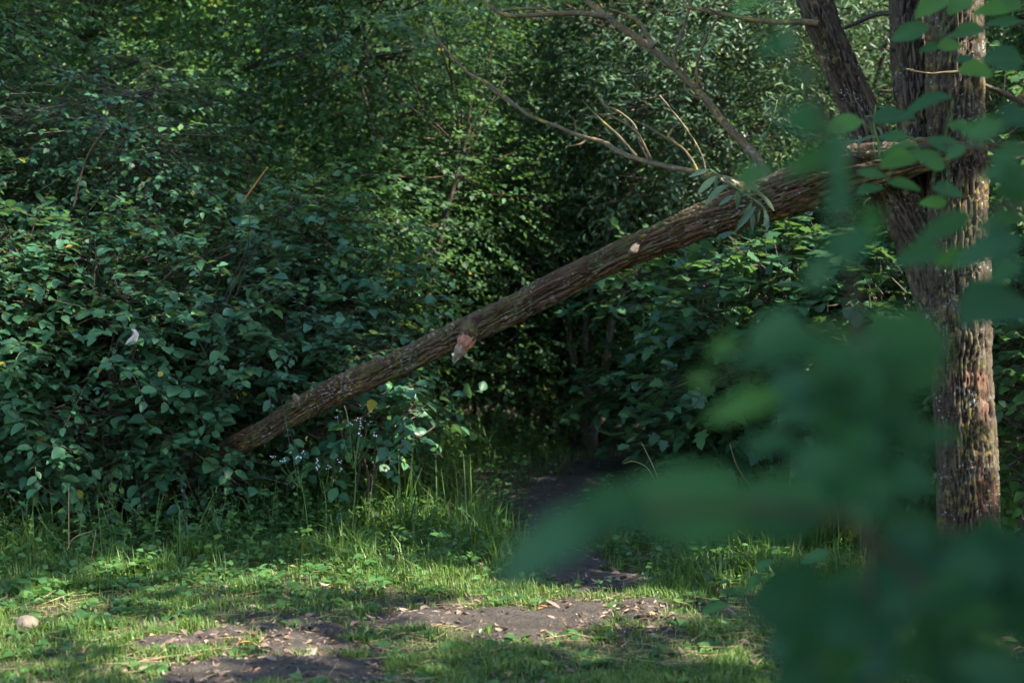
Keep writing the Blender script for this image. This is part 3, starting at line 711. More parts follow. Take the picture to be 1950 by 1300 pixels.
# ------------------------------------------------------------------ woodland behind: five kinds of understory tree, copied
def tree_template(name, lobes, n_twigs, mat, bark, seed, nst, r0, **kw):
    rg = np.random.default_rng(seed)
    D, segs, o = crown(rg, lobes, n_twigs, seed=seed, **kw)
    stems, seg2 = woody(rg, lobes, o, nst, .25, r0)
    V2, T2 = prisms(seg2[0], seg2[1], .010, .004)
    return dict(name=name, crown=leaves_mesh('crown', D, LEAF4, mat), twigs=make_mesh('twigs', V2, T2, bark),
                stems=[tube('trunk', p, r, 9, 30, bark, simple_disp(seed + i, .006, 40)) for i, (p, r) in enumerate(stems)])
TT = [
    tree_template('understory_tree', [(0, 0, 2.4, 1.5, 1.3, 1.0), (.8, 0, 3.6, 1.3, 1.2, 1.0), (-.8, .2, 3.8, 1.3, 1.2, 1.0), (0, 0, 5.0, 1.3, 1.2, .9)], 2900, M['wood_leaf'], M['bark_dark'], 401, 5, .045, size=(.035, .068), nl=11, thr=.43, fr=1.1, twig_len=(.3, .6)),
    tree_template('understory_tree', [(0, 0, 1.9, 1.3, 1.2, 1.0), (.5, 0, 3.2, 1.4, 1.2, 1.1), (-.6, 0, 4.6, 1.5, 1.2, 1.0)], 2700, M['wood_leaf'], M['bark_grey'], 402, 4, .05, size=(.032, .064), nl=11, thr=.44, fr=1.2, twig_len=(.3, .6), tint_shift=.10),
    tree_template('understory_willow', [(0, 0, 3.2, 1.7, 1.3, 1.3), (.9, 0, 4.6, 1.5, 1.3, 1.2), (-1.0, 0, 4.4, 1.4, 1.2, 1.1)], 2700, M['willow_leaf'], M['bark_grey'], 403, 4, .06, size=(.05, .10), nl=11, thr=.40, fr=1.1, twig_len=(.35, .7), wid=.42, droop=.45),
    tree_template('thicket_shrub', [(0, 0, .9, 1.2, 1.0, .8), (.4, 0, 1.7, 1.1, 1.0, .8), (-.6, 0, 1.9, .9, .9, .7)], 1700, M['wood_leaf'], M['bark_dark'], 404, 7, .02, size=(.04, .075), nl=10, thr=.40, fr=1.3),
    tree_template('forest_tree', [(0, 0, 2.0, 2.2, 1.5, 1.8), (.5, 0, 4.6, 2.2, 1.5, 1.8), (-.5, 0, 7.2, 2.2, 1.5, 1.8)], 2600, M['wood_leaf'], M['bark_grey'], 405, 4, .08, size=(.09, .15), nl=10, thr=.38, fr=.8, twig_len=(.4, .8), tint_shift=.12),
]
def plant_tree(k, x, y, rot, sc, label, group):
    T = TT[k]; t = thing(T['name'], label, 'tree' if k != 3 else 'shrub', (x, y, float(gz(x, y))), group)
    t.rotation_euler = (0, 0, rot); t.scale = (sc, sc, sc)
    link('crown', T['crown'], t, 'stuff'); link('twigs', T['twigs'], t, 'stuff')
    for s in T['stems']: link('trunk', s, t)
    return t
rt = np.random.default_rng(77)
woods = [
    # kind, x, y, scale, label
    (0, -4.6, 11.6, .95, 'small-leaved understory tree filling the top left corner above the shrubs'),
    (1, -2.7, 12.2, .95, 'small-leaved understory tree with dark slanting stems behind the shrub near the top left'),
    (0, -1.0, 12.6, .95, 'leafy understory tree left of the long pale bare branch'),
    (1, 0.7, 14.2, 1.0, 'leafy understory tree straight behind the middle of the fallen trunk'),
    (2, 1.6, 13.0, .95, 'narrow-leaved young willow behind the crossing bare branches'),
    (2, 0.2, 15.2, 1.1, 'narrow-leaved willow at the top middle behind the bare branches'),
    (2, 3.3, 13.8, 1.0, 'narrow-leaved willow seen between the slanting stem and the bare branches'),
    (0, 4.6, 12.4, .74, 'leafy tree behind the willow stems at the right'),
    (1, 6.4, 11.4, .8, 'leafy tree past the right picture edge behind the willow'),
    (1, -6.4, 12.0, 1.0, 'leafy tree past the left picture edge behind the shrubs'),
    (3, -1.6, 11.3, 1.0, 'dark thicket shrub behind the slim shrub above the trunk'),
    (3, -0.35, 13.6, 1.0, 'dark thicket shrub in the hollow under the red broken stub'),
    (3, 0.6, 14.6, .9, 'dark thicket shrub at the far side where the path bends'),
    (3, 2.6, 12.4, 1.0, 'thicket shrub behind the tiered maple sapling'),
    (3, 3.6, 11.4, .9, 'thicket shrub behind the willow trunk fork'),
    (3, -4.6, 9.9, 1.05, 'thicket shrub reaching out of the left picture edge'),
    (3, 1.7, 15.0, 1.1, 'dark thicket shrub closing the end of the path'),
    (3, 4.8, 9.6, 1.0, 'thicket shrub past the right picture edge'),
    (3, -1.4, 14.2, 1.1, 'dark thicket shrub deep behind the middle of the fallen trunk'),
]
for k, x, y, sc, lab in woods:
    plant_tree(k, x, y, rt.uniform(0, 6.28), sc, lab, 'trees and thicket behind the clearing')
far_x = np.linspace(-11, 11, 9)
for i, x in enumerate(far_x):
    plant_tree(4, x + rt.uniform(-.6, .6), 18.5 + rt.uniform(-1, 1), rt.uniform(-.5, .5), 1.0 + rt.uniform(-.1, .1), 'tall leafy tree in the first closed row at the back of the wood', 'back row of the wood')
for i, x in enumerate(np.linspace(-14, 14, 9)):
    plant_tree(4, x + rt.uniform(-.8, .8), 22.5 + rt.uniform(-1, 1), rt.uniform(-.5, .5), 1.25 + rt.uniform(-.1, .1), 'tall leafy tree in the second closed row at the back of the wood', 'back row of the wood')
for i, x in enumerate(np.linspace(-17, 17, 12)):
    plant_tree(4, x + rt.uniform(-.8, .8), 26.5 + rt.uniform(-1, 1), rt.uniform(-.5, .5), 1.35 + rt.uniform(-.1, .1), 'tall leafy tree in the third closed row at the back of the wood', 'back row of the wood')
for i, x in enumerate(np.linspace(-18, 18, 12)):
    plant_tree(4, x + rt.uniform(-.8, .8), 30 + rt.uniform(-1, 1), rt.uniform(-.5, .5), 1.5 + rt.uniform(-.1, .1), 'tall leafy tree in the last closed row at the back of the wood', 'back row of the wood')
for x, y in [(-8.5, 14), (-7.5, 9), (8.5, 14.5), (8.2, 10.5)]:
    plant_tree(4, x, y, rt.uniform(0, 6), .9, 'tall leafy tree closing the wood at the side of the clearing', 'side trees of the clearing')

# ------------------------------------------------------------------ unseen trees added to shade the clearing (gaps cut where sun should land)
gaps = []
def gap(p, r): gaps.append((np.asarray(p, float), r))
for px, py, r in [(640, 1112, .10), (720, 1105, .12), (800, 1112, .12), (870, 1120, .10), (920, 1180, .12), (1010, 1165, .14), (1100, 1172, .13), (1190, 1175, .12), (1080, 1135, .10), (1180, 1140, .12), (980, 1205, .10), (850, 1175, .10),
                  (600, 1095, .12), (470, 1110, .08), (520, 1240, .07), (430, 1225, .09), (340, 1210, .10), (250, 1235, .09), (330, 1270, .08), (680, 1010, .10), (760, 1000, .12), (820, 1040, .10), (700, 1060, .10), (640, 960, .08),
                  (900, 1085, .10), (1230, 1090, .10), (1340, 1090, .12), (1400, 1130, .08), (1700, 1220, .10), (1760, 1215, .08), (1350, 1250, .06), (230, 1090, .08), (150, 1150, .08)]:
    gap(on_ground(px, py), r * 1.9)
for px, py, Y, r in [(1742, 150, 7.0, .10), (1745, 95, 7.0, .06), (1868, 140, 6.95, .05), (1860, 720, 6.9, .12), (1855, 820, 6.9, .10), (1870, 900, 6.9, .10), (1850, 440, 6.9, .10), (1150, 272, 8.4, .10), (1050, 240, 8.7, .08), (1250, 110, 8.0, .07),
                     (1900, 850, 7.8, .25), (1920, 720, 7.8, .2), (1790, 20, 2.9, .12), (1620, 245, 2.8, .10), (1720, 310, 2.8, .06), (340, 245, 9.6, .08), (310, 650, 9.0, .08), (1690, 940, 8.0, .06),
                     (1330, 830, 9.8, .3), (1500, 900, 9.4, .10), (880, 655, 7.9, .04), (800, 768, 8.9, .06), (1400, 345, 7.2, .06), (650, 920, 8.8, .15), (640, 820, 9.0, .08), (1450, 500, 9.6, .4), (1560, 460, 9.6, .35), (1350, 600, 9.5, .3), (1450, 700, 9.5, .25), (1600, 600, 9.2, .3), (1400, 870, 10, .3), (1150, 430, 13, .35), (1000, 350, 12.5, .35), (1250, 300, 13, .6), (1250, 140, 13.5, 1.0), (1400, 190, 13, 1.0), (1350, 70, 14, 1.2), (1500, 150, 13.4, .8), (1400, 770, 1.2, .03), (1580, 690, 1.2, .03)]:
    gap(at(px, py, Y), r)
GP = np.array([g[0] for g in gaps]); GR = np.array([g[1] for g in gaps])
def cull_gaps(P):  # drops crown leaves along sun rays to the spots meant to be lit
    ok = np.ones(len(P), bool)
    for p, r in zip(GP, GR):
        v = P - p; tt = v @ SUN_DIR; d = np.linalg.norm(v - tt[:, None] * SUN_DIR, axis=1)
        ok &= ~((d < r + .07) & (tt > 0))
    return ok
canopy_specs = [
    ('added_shade_tree', (6.6, 4.2), [(0, 0, 6.2, 2.2, 2.4, 1.6), (-.8, 1.2, 8.2, 2.2, 2.2, 1.6), (.6, -1.0, 4.4, 1.5, 1.8, 1.2)], 1750, 501, 'unseen tree added right of the clearing to shade it'),
    ('added_shade_tree', (7.4, 7.6), [(0, 0, 5.6, 1.9, 1.6, 1.5), (-.6, -.5, 7.8, 1.9, 1.6, 1.4), (.4, .3, 3.8, 1.4, 1.4, 1.1), (-1.5, 2.2, 5.6, 1.1, 1.2, 1.0), (-1.2, 3.2, 6.4, 1.1, 1.2, 1.0), (-2.9, .4, 12.2, 2.3, 2.0, 1.4)], 2900, 502, 'unseen tree added behind the right edge shrubs to shade the clearing and the wood'),
    # ('added_shade_tree', (9.0, 13.0), [(0, 0, 6.5, 2.2, 2.2, 1.8), (-.6, -.5, 9.2, 2.4, 2.2, 1.7)], 1700, 503, 'tall tree far to the right of the clearing'),
    ('added_shade_tree', (5.2, 0.4), [(0, 0, 5.0, 1.9, 2.0, 1.5), (-.4, .6, 7.2, 2.0, 2.0, 1.5), (-3.6, -.4, 3.9, 1.5, 1.3, .7), (-2.6, -2.2, 4.0, 1.6, 1.4, 1.0), (-.7, -1.3, 6.4, 1.5, 1.2, 1.0), (-2.6, -.5, 4.6, 1.0, 1.0, .8)], 3500, 504, 'unseen tree added beside the photographer to shade the near leaves on the right'),
]
for nm, xy, lobes, nt_, sd, lab in canopy_specs:
    rg = np.random.default_rng(sd); b = np.array([xy[0], xy[1], float(gz(*xy))])
    t = thing(nm, lab, 'tree', b, 'unseen shade trees added around the clearing'); zt = max(l[2] + .5 * l[5] for l in lobes)
    D, segs, o = crown(rg, lobes, nt_, twig_len=(.5, 1.0), nl=10, size=(.12, .19), thr=.36, fr=.7, seed=sd)
    D = take(D, cull_gaps(D['P'] + b))
    link('crown', leaves_mesh('crown', D, LEAF4, M['canopy']), t, 'stuff')
    link('trunk', tube('trunk', [(0, 0, -.1), (.05, 0, zt * .3), (-.1, .1, zt * .6), (-.2, .2, zt)], [.2, .17, .13, .05], 16, 60, M['bark_grey'], bark_disp(.02, 30, sd)), t)
# crown of the willow above the picture
rg = np.random.default_rng(520)
D, segs, o = crown(rg, [(0, .3, 5.2, 1.9, 1.8, 1.2), (-.9, .6, 6.6, 1.9, 1.8, 1.3), (.7, .4, 7.0, 1.6, 1.6, 1.3)], 1600, twig_len=(.4, .8), nl=11, size=(.09, .14), wid=.45, droop=.4, thr=.40, fr=.8, seed=520)
D['P'] = D['P']; X, Y, Z = project(D['P'] + tb)
D = take(D, cull_gaps(D['P'] + tb) & (Y < -25))
link('crown', leaves_mesh('crown', D, LEAF4, M['willow_leaf']), willow, 'stuff')

# ------------------------------------------------------------------ grass
rgr = np.random.default_rng(900)
def in_view_ground(n, ymin, ymax, rg):
    y = 1 / rg.uniform(1 / ymax, 1 / ymin, n); x = (rg.uniform(-.44, .44, n)) * y
    return x, y
BLADE = (np.array([(-.5, 0, 0), (.5, 0, 0), (-.38, .5, .10), (.38, .5, .10), (0, 1, .45)]), np.array([[0, 1, 3], [0, 3, 2], [2, 3, 4]]))
gx, gy = in_view_ground(250000, 4.6, 13.5, rgr)
dm = dirt(gx, gy)
p3 = np.stack([gx, gy, 0 * gx], -1)
clump = fbm(p3 * 4.5, 3, 61); big = fbm(p3 * 1.1, 3, 63)
under = sstep(8.9, 10.2, gy + 0.22 * gx) * sstep(1.6, .6, gx) + sstep(-1.2, -2.2, gx) * sstep(7.9, 8.7, gy)
dens = (1 - dm) ** 1.6 * (0.28 + .9 * sstep(.38, .62, clump)) * (1 - .75 * np.clip(under, 0, 1))
keep = rgr.random(len(gx)) < dens
gx, gy, clump, big, dmk = gx[keep], gy[keep], clump[keep], big[keep], dm[keep]
n = len(gx)
tuft = sstep(.58, .72, fbm(np.stack([gx * 3.3, gy * 3.3, 0 * gx], -1), 3, 65))
tall = sstep(-1.6, -.6, gx) * sstep(.25, -.35, gx - .12 * (gy - 8)) * sstep(7.3, 8.2, gy) + .8 * sstep(.9, 1.25, gx / np.maximum(gy, 1) * 8) * sstep(6.8, 7.4, gy) + .5 * sstep(-1.4, -2.2, gx) * sstep(7.0, 7.8, gy)
H = (0.045 + 0.055 * rgr.random(n) + .05 * sstep(.5, .7, clump)) * (1 + 2.4 * np.clip(tall, 0, 1) * rgr.random(n)) * (1 - .5 * dmk) * (1 - .35 * sstep(7.6, 6.7, gy)) * (.8 + 1.2 * tuft * sstep(6.6, 7.6, gy))
ang = rgr.uniform(0, 2 * np.pi, n); lean = rgr.uniform(.1, 1.25, n) ** 1.2
bz = gz(gx, gy)
hd = np.stack([np.cos(ang), np.sin(ang), 0 * ang], -1); sd_ = np.stack([-np.sin(ang), np.cos(ang), 0 * ang], -1)
Wd = rgr.uniform(.0035, .0085, n) * (1 + .5 * tall)
base_p = np.stack([gx, gy, bz - .004], -1)
tv = BLADE[0]
V = base_p[:, None] + sd_[:, None] * (tv[None, :, 0] * Wd[:, None])[..., None] + np.array([0, 0, 1.0]) * (H[:, None] * (tv[None, :, 1] - .35 * lean[:, None] * tv[None, :, 1] ** 2))[..., None] + hd[:, None] * (H[:, None] * lean[:, None] * tv[None, :, 1] ** 2)[..., None]
T = (np.arange(n)[:, None, None] * 5 + BLADE[1][None]).reshape(-1, 3)
ti = np.clip(rgr.normal(.42, .24, n) + .35 * (big - .5) + .25 * sstep(.2, .6, dmk) + .14 * sstep(8, 6.5, gy), 0, .9)
dry = rgr.random(n) < .03 + .09 * sstep(7.8, 6.6, gy) * sstep(.6, .4, clump); ti[dry] = rgr.uniform(.9, 1.0, dry.sum())
tint = np.zeros((n, 5, 3)); tint[..., 0] = ti[:, None]; tint[..., 2] = rgr.random(n)[:, None]
grass = link('grass', make_mesh('grass', V.reshape(-1, 3), T, M['grass'], tint.reshape(-1, 3)), kind='stuff')
tag(grass, 'short green grass with dry yellow blades covering the clearing floor', 'grass')

sx, sy = in_view_ground(7500, 4.8, 10.5, rgr); kq = rgr.random(len(sx)) < (1 - dirt(sx, sy)) * (.25 + .75 * (fbm(np.stack([sx * 2.2, sy * 2.2, 0 * sx], -1), 2, 71) > .5)); sx, sy = sx[kq], sy[kq]; n = len(sx)
sa = rgr.uniform(0, 6.28, n); sl = rgr.uniform(.04, .16, n); sz = gz(sx, sy) + rgr.uniform(.004, .03, n)
A0 = np.stack([sx, sy, sz], -1); B0 = A0 + np.stack([np.cos(sa) * sl, np.sin(sa) * sl, rgr.normal(size=n) * .012], -1)
V, T = prisms(A0, B0, rgr.uniform(.001, .0025, n), np.full(n, .0007))
straw = link('straw', make_mesh('straw', V, T, M['straw']), kind='stuff')
tag(straw, 'dead straw and thatch lying flat between the grass', 'straw')

# ------------------------------------------------------------------ low weeds: a mass plus single plants
rw = np.random.default_rng(910)
wx, wy = in_view_ground(8000, 5.2, 12.5, rw)
dw = dirt(wx, wy); zone = np.clip(sstep(6.6, 8.4, wy + .3 * np.abs(wx)), .16, 1)
kp = rw.random(len(wx)) < (1 - dw) ** 2 * zone
wx, wy = wx[kp], wy[kp]; n = len(wx)
nl = 5; wa = rw.uniform(0, 6.28, (n, 1)) + np.arange(nl) * 2.4
hh = rw.uniform(.02, .30, (n, 1)) ** 1.2 * sstep(6, 9, wy)[:, None] * rw.uniform(.4, 1.1, (n, nl)) + .015
P = np.stack([wx[:, None] + np.cos(wa) * .012, wy[:, None] + np.sin(wa) * .012, gz(wx, wy)[:, None] + hh], -1).reshape(-1, 3)
Fv = np.stack([np.cos(wa), np.sin(wa), rw.uniform(-.2, .6, wa.shape)], -1).reshape(-1, 3)
k = n * nl
WL = dict(P=P, F=norm(Fv), N=norm(np.array([0, -.1, 1.0]) + rw.normal(size=(k, 3)) * .3), S=np.repeat(rw.uniform(.025, .065, n), nl) * rw.uniform(.7, 1.1, k), tint=np.clip(np.repeat(rw.normal(.45, .2, n), nl), 0, 1), v2=rw.random(k), Z=rw.uniform(0, 2, k), W=np.repeat(rw.uniform(.7, 1.3, n), nl))
under_o = link('undergrowth', leaves_mesh('undergrowth', WL, LEAF8, M['weed']), kind='stuff')
tag(under_o, 'low broad-leaved weeds mixed into the grass below the shrubs', 'undergrowth')
# taller weeds standing along the foot of the shrubs
def band(pts, n, wdt):
    C = catmull(np.array([np.r_[on_ground(*q)[:2], 0] for q in pts]), 200)[rw.integers(0, 200, n)]
    return C[:, 0] + rw.normal(size=n) * wdt, C[:, 1] + rw.normal(size=n) * wdt * 1.2
bx1, by1 = band([(-60, 1045), (150, 1050), (330, 1045), (470, 1030), (600, 990), (740, 925), (880, 885), (1030, 862)], 520, .28)
bx2, by2 = band([(1290, 905), (1400, 930), (1500, 965), (1620, 985), (1760, 1010)], 230, .28)
bx, by = np.r_[bx1, bx2], np.r_[by1, by2]; kq = dirt(bx, by) < .3; bx, by = bx[kq], by[kq]; n = len(bx); nl = 14
fr_ = (np.arange(nl) + .7) / nl; hw = rw.uniform(.10, .42, n); lx_ = rw.normal(size=n) * .10; ly_ = rw.normal(size=n) * .10
sx_ = lambda f: np.stack([bx[:, None] + lx_[:, None] * f ** 1.5, by[:, None] + ly_[:, None] * f ** 1.5, gz(bx, by)[:, None] + hw[:, None] * f], -1)
P = sx_(np.repeat(fr_[None], n, 0)); wa = rw.uniform(0, 6.28, (n, 1)) + np.arange(nl)[None] * 2.4 + rw.normal(size=(n, nl)) * .3
k = n * nl; narrow = np.repeat(rw.choice([.45, .7, 1.0, 1.25], n), nl)
TW = dict(P=P.reshape(-1, 3), F=norm(np.stack([np.cos(wa), np.sin(wa), rw.uniform(-.4, .5, wa.shape)], -1).reshape(-1, 3)), N=norm(np.array([0, -.15, 1.0]) + rw.normal(size=(k, 3)) * .3),
          S=(np.repeat(rw.uniform(.03, .075, n), nl) * np.tile(1.15 - .65 * fr_, n)) * rw.uniform(.7, 1.2, k), tint=np.clip(np.repeat(rw.normal(.5, .25, n), nl) + rw.normal(size=k) * .08, 0, 1), v2=rw.random(k), Z=rw.uniform(0, 2.5, k), W=narrow)
tw_o = link('tall_weeds', leaves_mesh('tall_weeds', TW, LEAF8, M['weed']), kind='stuff')
tag(tw_o, 'taller leafy weeds crowding the foot of the shrubs and the path border', 'weeds')
q0, q1, q2 = sx_(np.zeros((n, 1)))[:, 0], sx_(np.full((n, 1), .5))[:, 0], sx_(np.ones((n, 1)))[:, 0]
V, T = prisms(np.vstack([q0, q1]), np.vstack([q1, q2]), .0026, .0016)
link('weed_stems', make_mesh('weed_stems', V, T, M['stem']), tw_o, 'stuff')
wmesh = shared_leaf('ovate', M['weed'], (.2, .5, .85))
def weed(px, py, h, nleaf, ls, label, group='leafy weeds at the shrub foot', mat=None):
    g = on_ground(px, py); b = np.array([g[0], g[1], float(gz(g[0], g[1]))])
    t = thing('weed_plant', label, 'plant', b, group)
    top = np.array([rl.uniform(-.05, .05), rl.uniform(-.05, .05), h])
    link('stem', tube('stem', [(0, 0, -.01), top * .5 + np.array([rl.uniform(-.02, .02), 0, 0]), top], [.004, .003, .0015], 6, 12, M['stem']), t)
    for i in range(nleaf):
        f = (i + .8) / nleaf; a = i * 2.4 + rl.uniform(-.4, .4); s = ls * (1.15 - .6 * f) * rl.uniform(.8, 1.2)
        place_leaf(t, wmesh[int(rl.integers(len(wmesh)))], top * f, (math.cos(a), math.sin(a), rl.uniform(-.2, .5)), (rl.normal() * .2, -.25, 1), s)
    return t
weed_list = [(180, 1195, .10, 6, .11, 'pale green broad-leaved weed alone in the grass beside the round stone'), (205, 1105, .12, 7, .10, 'broad-leaved weed in the grass above the round stone'),
    (480, 1065, .16, 8, .08, 'bright round-leaved weed at the foot of the shrub below the trunk end'), (430, 1050, .20, 9, .08, 'leafy weed left of the bright round-leaved weed'),
    (565, 1030, .24, 9, .08, 'leafy weed under the lower end of the fallen trunk'), (930, 1075, .15, 6, .08, 'small weed at the tip of the large blurred leaf'),
    (250, 1060, .18, 8, .08, 'leafy weed below the left shrubs among dry stalks'), (330, 1045, .22, 9, .08, 'leafy weed under the rounded left shrub'),
    (700, 985, .22, 9, .07, 'leafy weed in the tall grass below the white flowers'), (800, 960, .25, 9, .08, 'leafy weed in the tall grass before the dark hollow'),
    (880, 935, .22, 9, .08, 'leafy weed at the left border of the far path'), (940, 905, .26, 9, .09, 'dark leafy weed by the path bend'),
    (1690, 970, .22, 4, .11, 'weed with one sunlit pale leaf left of the willow trunk'), (1500, 1095, .12, 6, .07, 'round-leaved weed right of the path in the grass'),
    (1560, 1120, .14, 7, .07, 'round-leaved weed nearer the willow in the grass'), (100, 1060, .2, 8, .08, 'leafy weed at the foot of the leftmost shrub'),
    (40, 1075, .2, 8, .08, 'leafy weed in the left corner under the shrubs'), (640, 1050, .14, 7, .07, 'small weed in the bright grass left of the path'), (1280, 1000, .2, 8, .08, 'leafy weed on the right border of the path'),
    (1380, 960, .25, 9, .09, 'leafy weed below the low maple sapling'), (1000, 880, .25, 9, .09, 'dark leafy weed left of the far path end')]
for w in weed_list: weed(*w)

# white-flowered herbs
def herb(px, py, top_px, Y, heads, label):
    g = at(px, py, Y); b = np.array([g[0], g[1], float(gz(g[0], g[1]))])
    t = thing('flowering_herb', label, 'plant', b, 'white-flowered herbs under the trunk')
    tp = at(top_px[0], top_px[1], Y)
    link('stem', tube('stem', [(0, 0, -.01), (tp - b) * .5 + np.array([.015, 0, 0]), (tp - b) * .8], [.004, .003, .002], 6, 14, M['stem']), t)
    st0 = (tp - b) * .62
    for hx, hy in heads:
        h = at(hx, hy, Y + rl.uniform(-.08, .08)) - b
        link('stalk', tube('stalk', [st0, (st0 + h) / 2 + np.array([0, 0, -.015]), h], [.002, .0015, .001], 5, 8, M['stem']), t)
        V = [(0, 0, .004)]; T = []
        fl = []; ntot = 0
        for q in range(5):
            c = np.array([rl.normal() * .010, rl.normal() * .010, rl.normal() * .006]); r = .0042
            ring = [c + r * np.array([math.cos(a), math.sin(a), .35]) for a in np.arange(6) * math.pi / 3]
            fl += [c] + ring; T += [(ntot, ntot + 1 + k, ntot + 1 + (k + 1) % 6) for k in range(6)]; ntot += 7
        f = link('flower', make_mesh('flower', np.array(fl), np.array(T), M['petal'], smooth=False), t); f.location = h.tolist(); f.rotation_euler = (rl.uniform(.2, .8), rl.uniform(-.4, .4), rl.uniform(-.4, .4))
    for i in range(12):
        f = rl.uniform(.15, .85); a = rl.uniform(0, 6.28)
        place_leaf(t, wmesh[int(rl.integers(len(wmesh)))], (tp - b) * f * .8, (math.cos(a), math.sin(a), .3), (0, -.3, 1), rl.uniform(.03, .05), .6)
herb(668, 985, (676, 800), 8.4, [(642, 795), (666, 808), (686, 801), (687, 814), (704, 803), (714, 827), (686, 827)], 'tall herb with small white flowers in front of the dark hollow below the trunk')
herb(590, 1000, (560, 858), 8.45, [(555, 857), (566, 872), (581, 861), (540, 876), (520, 868)], 'herb with small white flowers close under the lower trunk')
herb(620, 1000, (612, 880), 8.5, [(604, 878), (648, 877), (627, 890), (606, 892), (650, 894)], 'low herb with white flowers between the two taller ones')

# ------------------------------------------------------------------ dry stalks
def stalk(pts, Y, r, label, mat='straw', cat='dry stalk'):
    P = [at(px, py, Y - .02 * i) for i, (px, py) in enumerate(pts)]; b = P[0].copy()
    o = link('dry_stalk', tube('dry_stalk', np.array(P) - b, np.linspace(r, r * .5, len(P)), 6, 16, M[mat])); o.location = b.tolist()
    tag(o, label, cat, 'dry grass stalks')
stalk([(132, 1100), (131, 1000), (131, 928)], 7.9, .004, 'upright straw stalk in front of the dark gap in the left shrubs')
stalk([(120, 1095), (135, 1030), (181, 1008)], 7.8, .003, 'dry straw stalk leaning beside the upright one', 'straw')
stalk([(172, 1100), (176, 1050), (183, 1008)], 7.8, .0035, 'short straw stalk right of the upright one')
stalk([(130, 1110), (145, 1085), (160, 1095), (140, 1108)], 7.6, .004, 'bent orange-brown stalk low in the grass by the left shrubs', 'orange_stick')
stalk([(205, 1120), (203, 1090), (200, 1072)], 7.5, .003, 'dry straw stalk in the grass under the rounded left shrub')
stalk([(352, 1098), (354, 1085), (366, 1087), (371, 1104)], 7.6, .003, 'bent dry stalk in the grass under the trunk end')
stalk([(460, 388), (478, 362), (510, 318)], 9.0, .006, 'straight orange dead twig sticking up in the left shrubs', 'orange_stick', 'twig')
stalk([(1265, 940), (1245, 890), (1222, 843)], 8.8, .0035, 'long thin dry stalk leaning over the far path')
stalk([(1252, 925), (1232, 890), (1205, 878), (1188, 882)], 8.8, .003, 'dry stalk with a drooping tip beside the far path')
stalk([(700, 995), (706, 950), (710, 905)], 8.4, .003, 'straw stalk in the tall grass below the white flowers')
stalk([(855, 985), (853, 960), (857, 950)], 8.2, .003, 'dry yellow stalk in the tall grass by the path')
stalk([(562, 1158), (585, 1143), (602, 1132)], 6.95, .010, 'thick yellowish dry stalk lying on the bright grass')
stalk([(1440, 940), (1405, 890), (1390, 845)], 9.0, .0035, 'thin dry stalk before the low maple sapling')
stalk([(656, 772), (661, 790), (664, 812)], 8.5, .003, 'grey dead twig hanging under the trunk', 'straw', 'twig')
# grey dead stems in the left shrubs
for pts, Y, r, lab in [([(60, 660), (160, 612), (275, 560), (340, 505)], 8.9, .008, 'dark bare branch slanting up through the left shrubs'),
                       ([(475, 598), (520, 570), (568, 540)], 8.8, .005, 'grey bare twig slanting above the lower trunk'),
                       ([(350, 610), (372, 640), (395, 680)], 8.6, .004, 'pale bare twig bowing down near the pale scrap'),
                       ([(215, 742), (245, 730), (272, 734)], 8.6, .006, 'short pale dead branch in the shrubs below the scrap'),
                       ([(138, 400), (165, 300), (205, 240)], 9.0, .007, 'dark curved branch in the upper left shrubs'),
                       ([(0, 800), (120, 798), (240, 796), (330, 800)], 8.9, .010, 'long dark bare branch running level through the left shrubs')]:
    stalk(pts, Y, r, lab, 'reddish_stem', 'branch')

# ------------------------------------------------------------------ pale scrap hanging in the shrub, stone
sp = at(255, 640, 8.35)
ss = np.random.default_rng(3)
uu, vv = np.meshgrid(np.linspace(0, 1, 9), np.linspace(0, 1, 9))
wdt = .012 + .034 * vv ** 1.2; X = (uu - .5) * wdt * 1.6 + .012 * np.sin(vv * 5); Zs = -.085 * vv + .02 * (uu - .3) * (vv > .8) ; Ys = .016 * np.sin(uu * 7 + vv * 3)
ids = (np.arange(8)[:, None] * 9 + np.arange(8)[None]).ravel(); 
front = np.stack([X, Ys, Zs], -1).reshape(-1, 3)
sc_o = link('pale_scrap', make_mesh('pale_scrap', front, np.c_[ids, ids + 1, ids + 10, ids + 9], M['scrap']))
sc_o.location = (sp + np.array([0, -.02, .04])).tolist()
md = sc_o.modifiers.new('thickness', 'SOLIDIFY'); md.thickness = .002
tag(sc_o, 'small crumpled whitish scrap hanging among the leaves of the left shrub', 'litter')
g = on_ground(52, 1212)
u, v = np.meshgrid(np.linspace(0, 2 * np.pi, 41)[:-1], np.linspace(0, np.pi, 22))
dd = np.stack([np.cos(u) * np.sin(v), np.sin(u) * np.sin(v), np.cos(v)], -1)
rr = 1 + .28 * (fbm(dd * 1.6 + 4, 3, 4) - .5) + .06 * (fbm(dd * 7, 2, 8) - .5)
V = (dd * rr[..., None] * np.array([.052, .045, .044])).reshape(-1, 3)
i = (np.arange(21)[:, None] * 40 + np.arange(40)[None]).ravel(); j = (np.arange(21)[:, None] * 40 + (np.arange(40)[None] + 1) % 40).ravel()
st = link('stone', make_mesh('stone', V, np.c_[i, i + 40, j + 40, j], M['stone']))
st.location = (g[0], g[1], float(gz(g[0], g[1])) + .026)
tag(st, 'round brown stone lying in the grass at the lower left', 'stone')

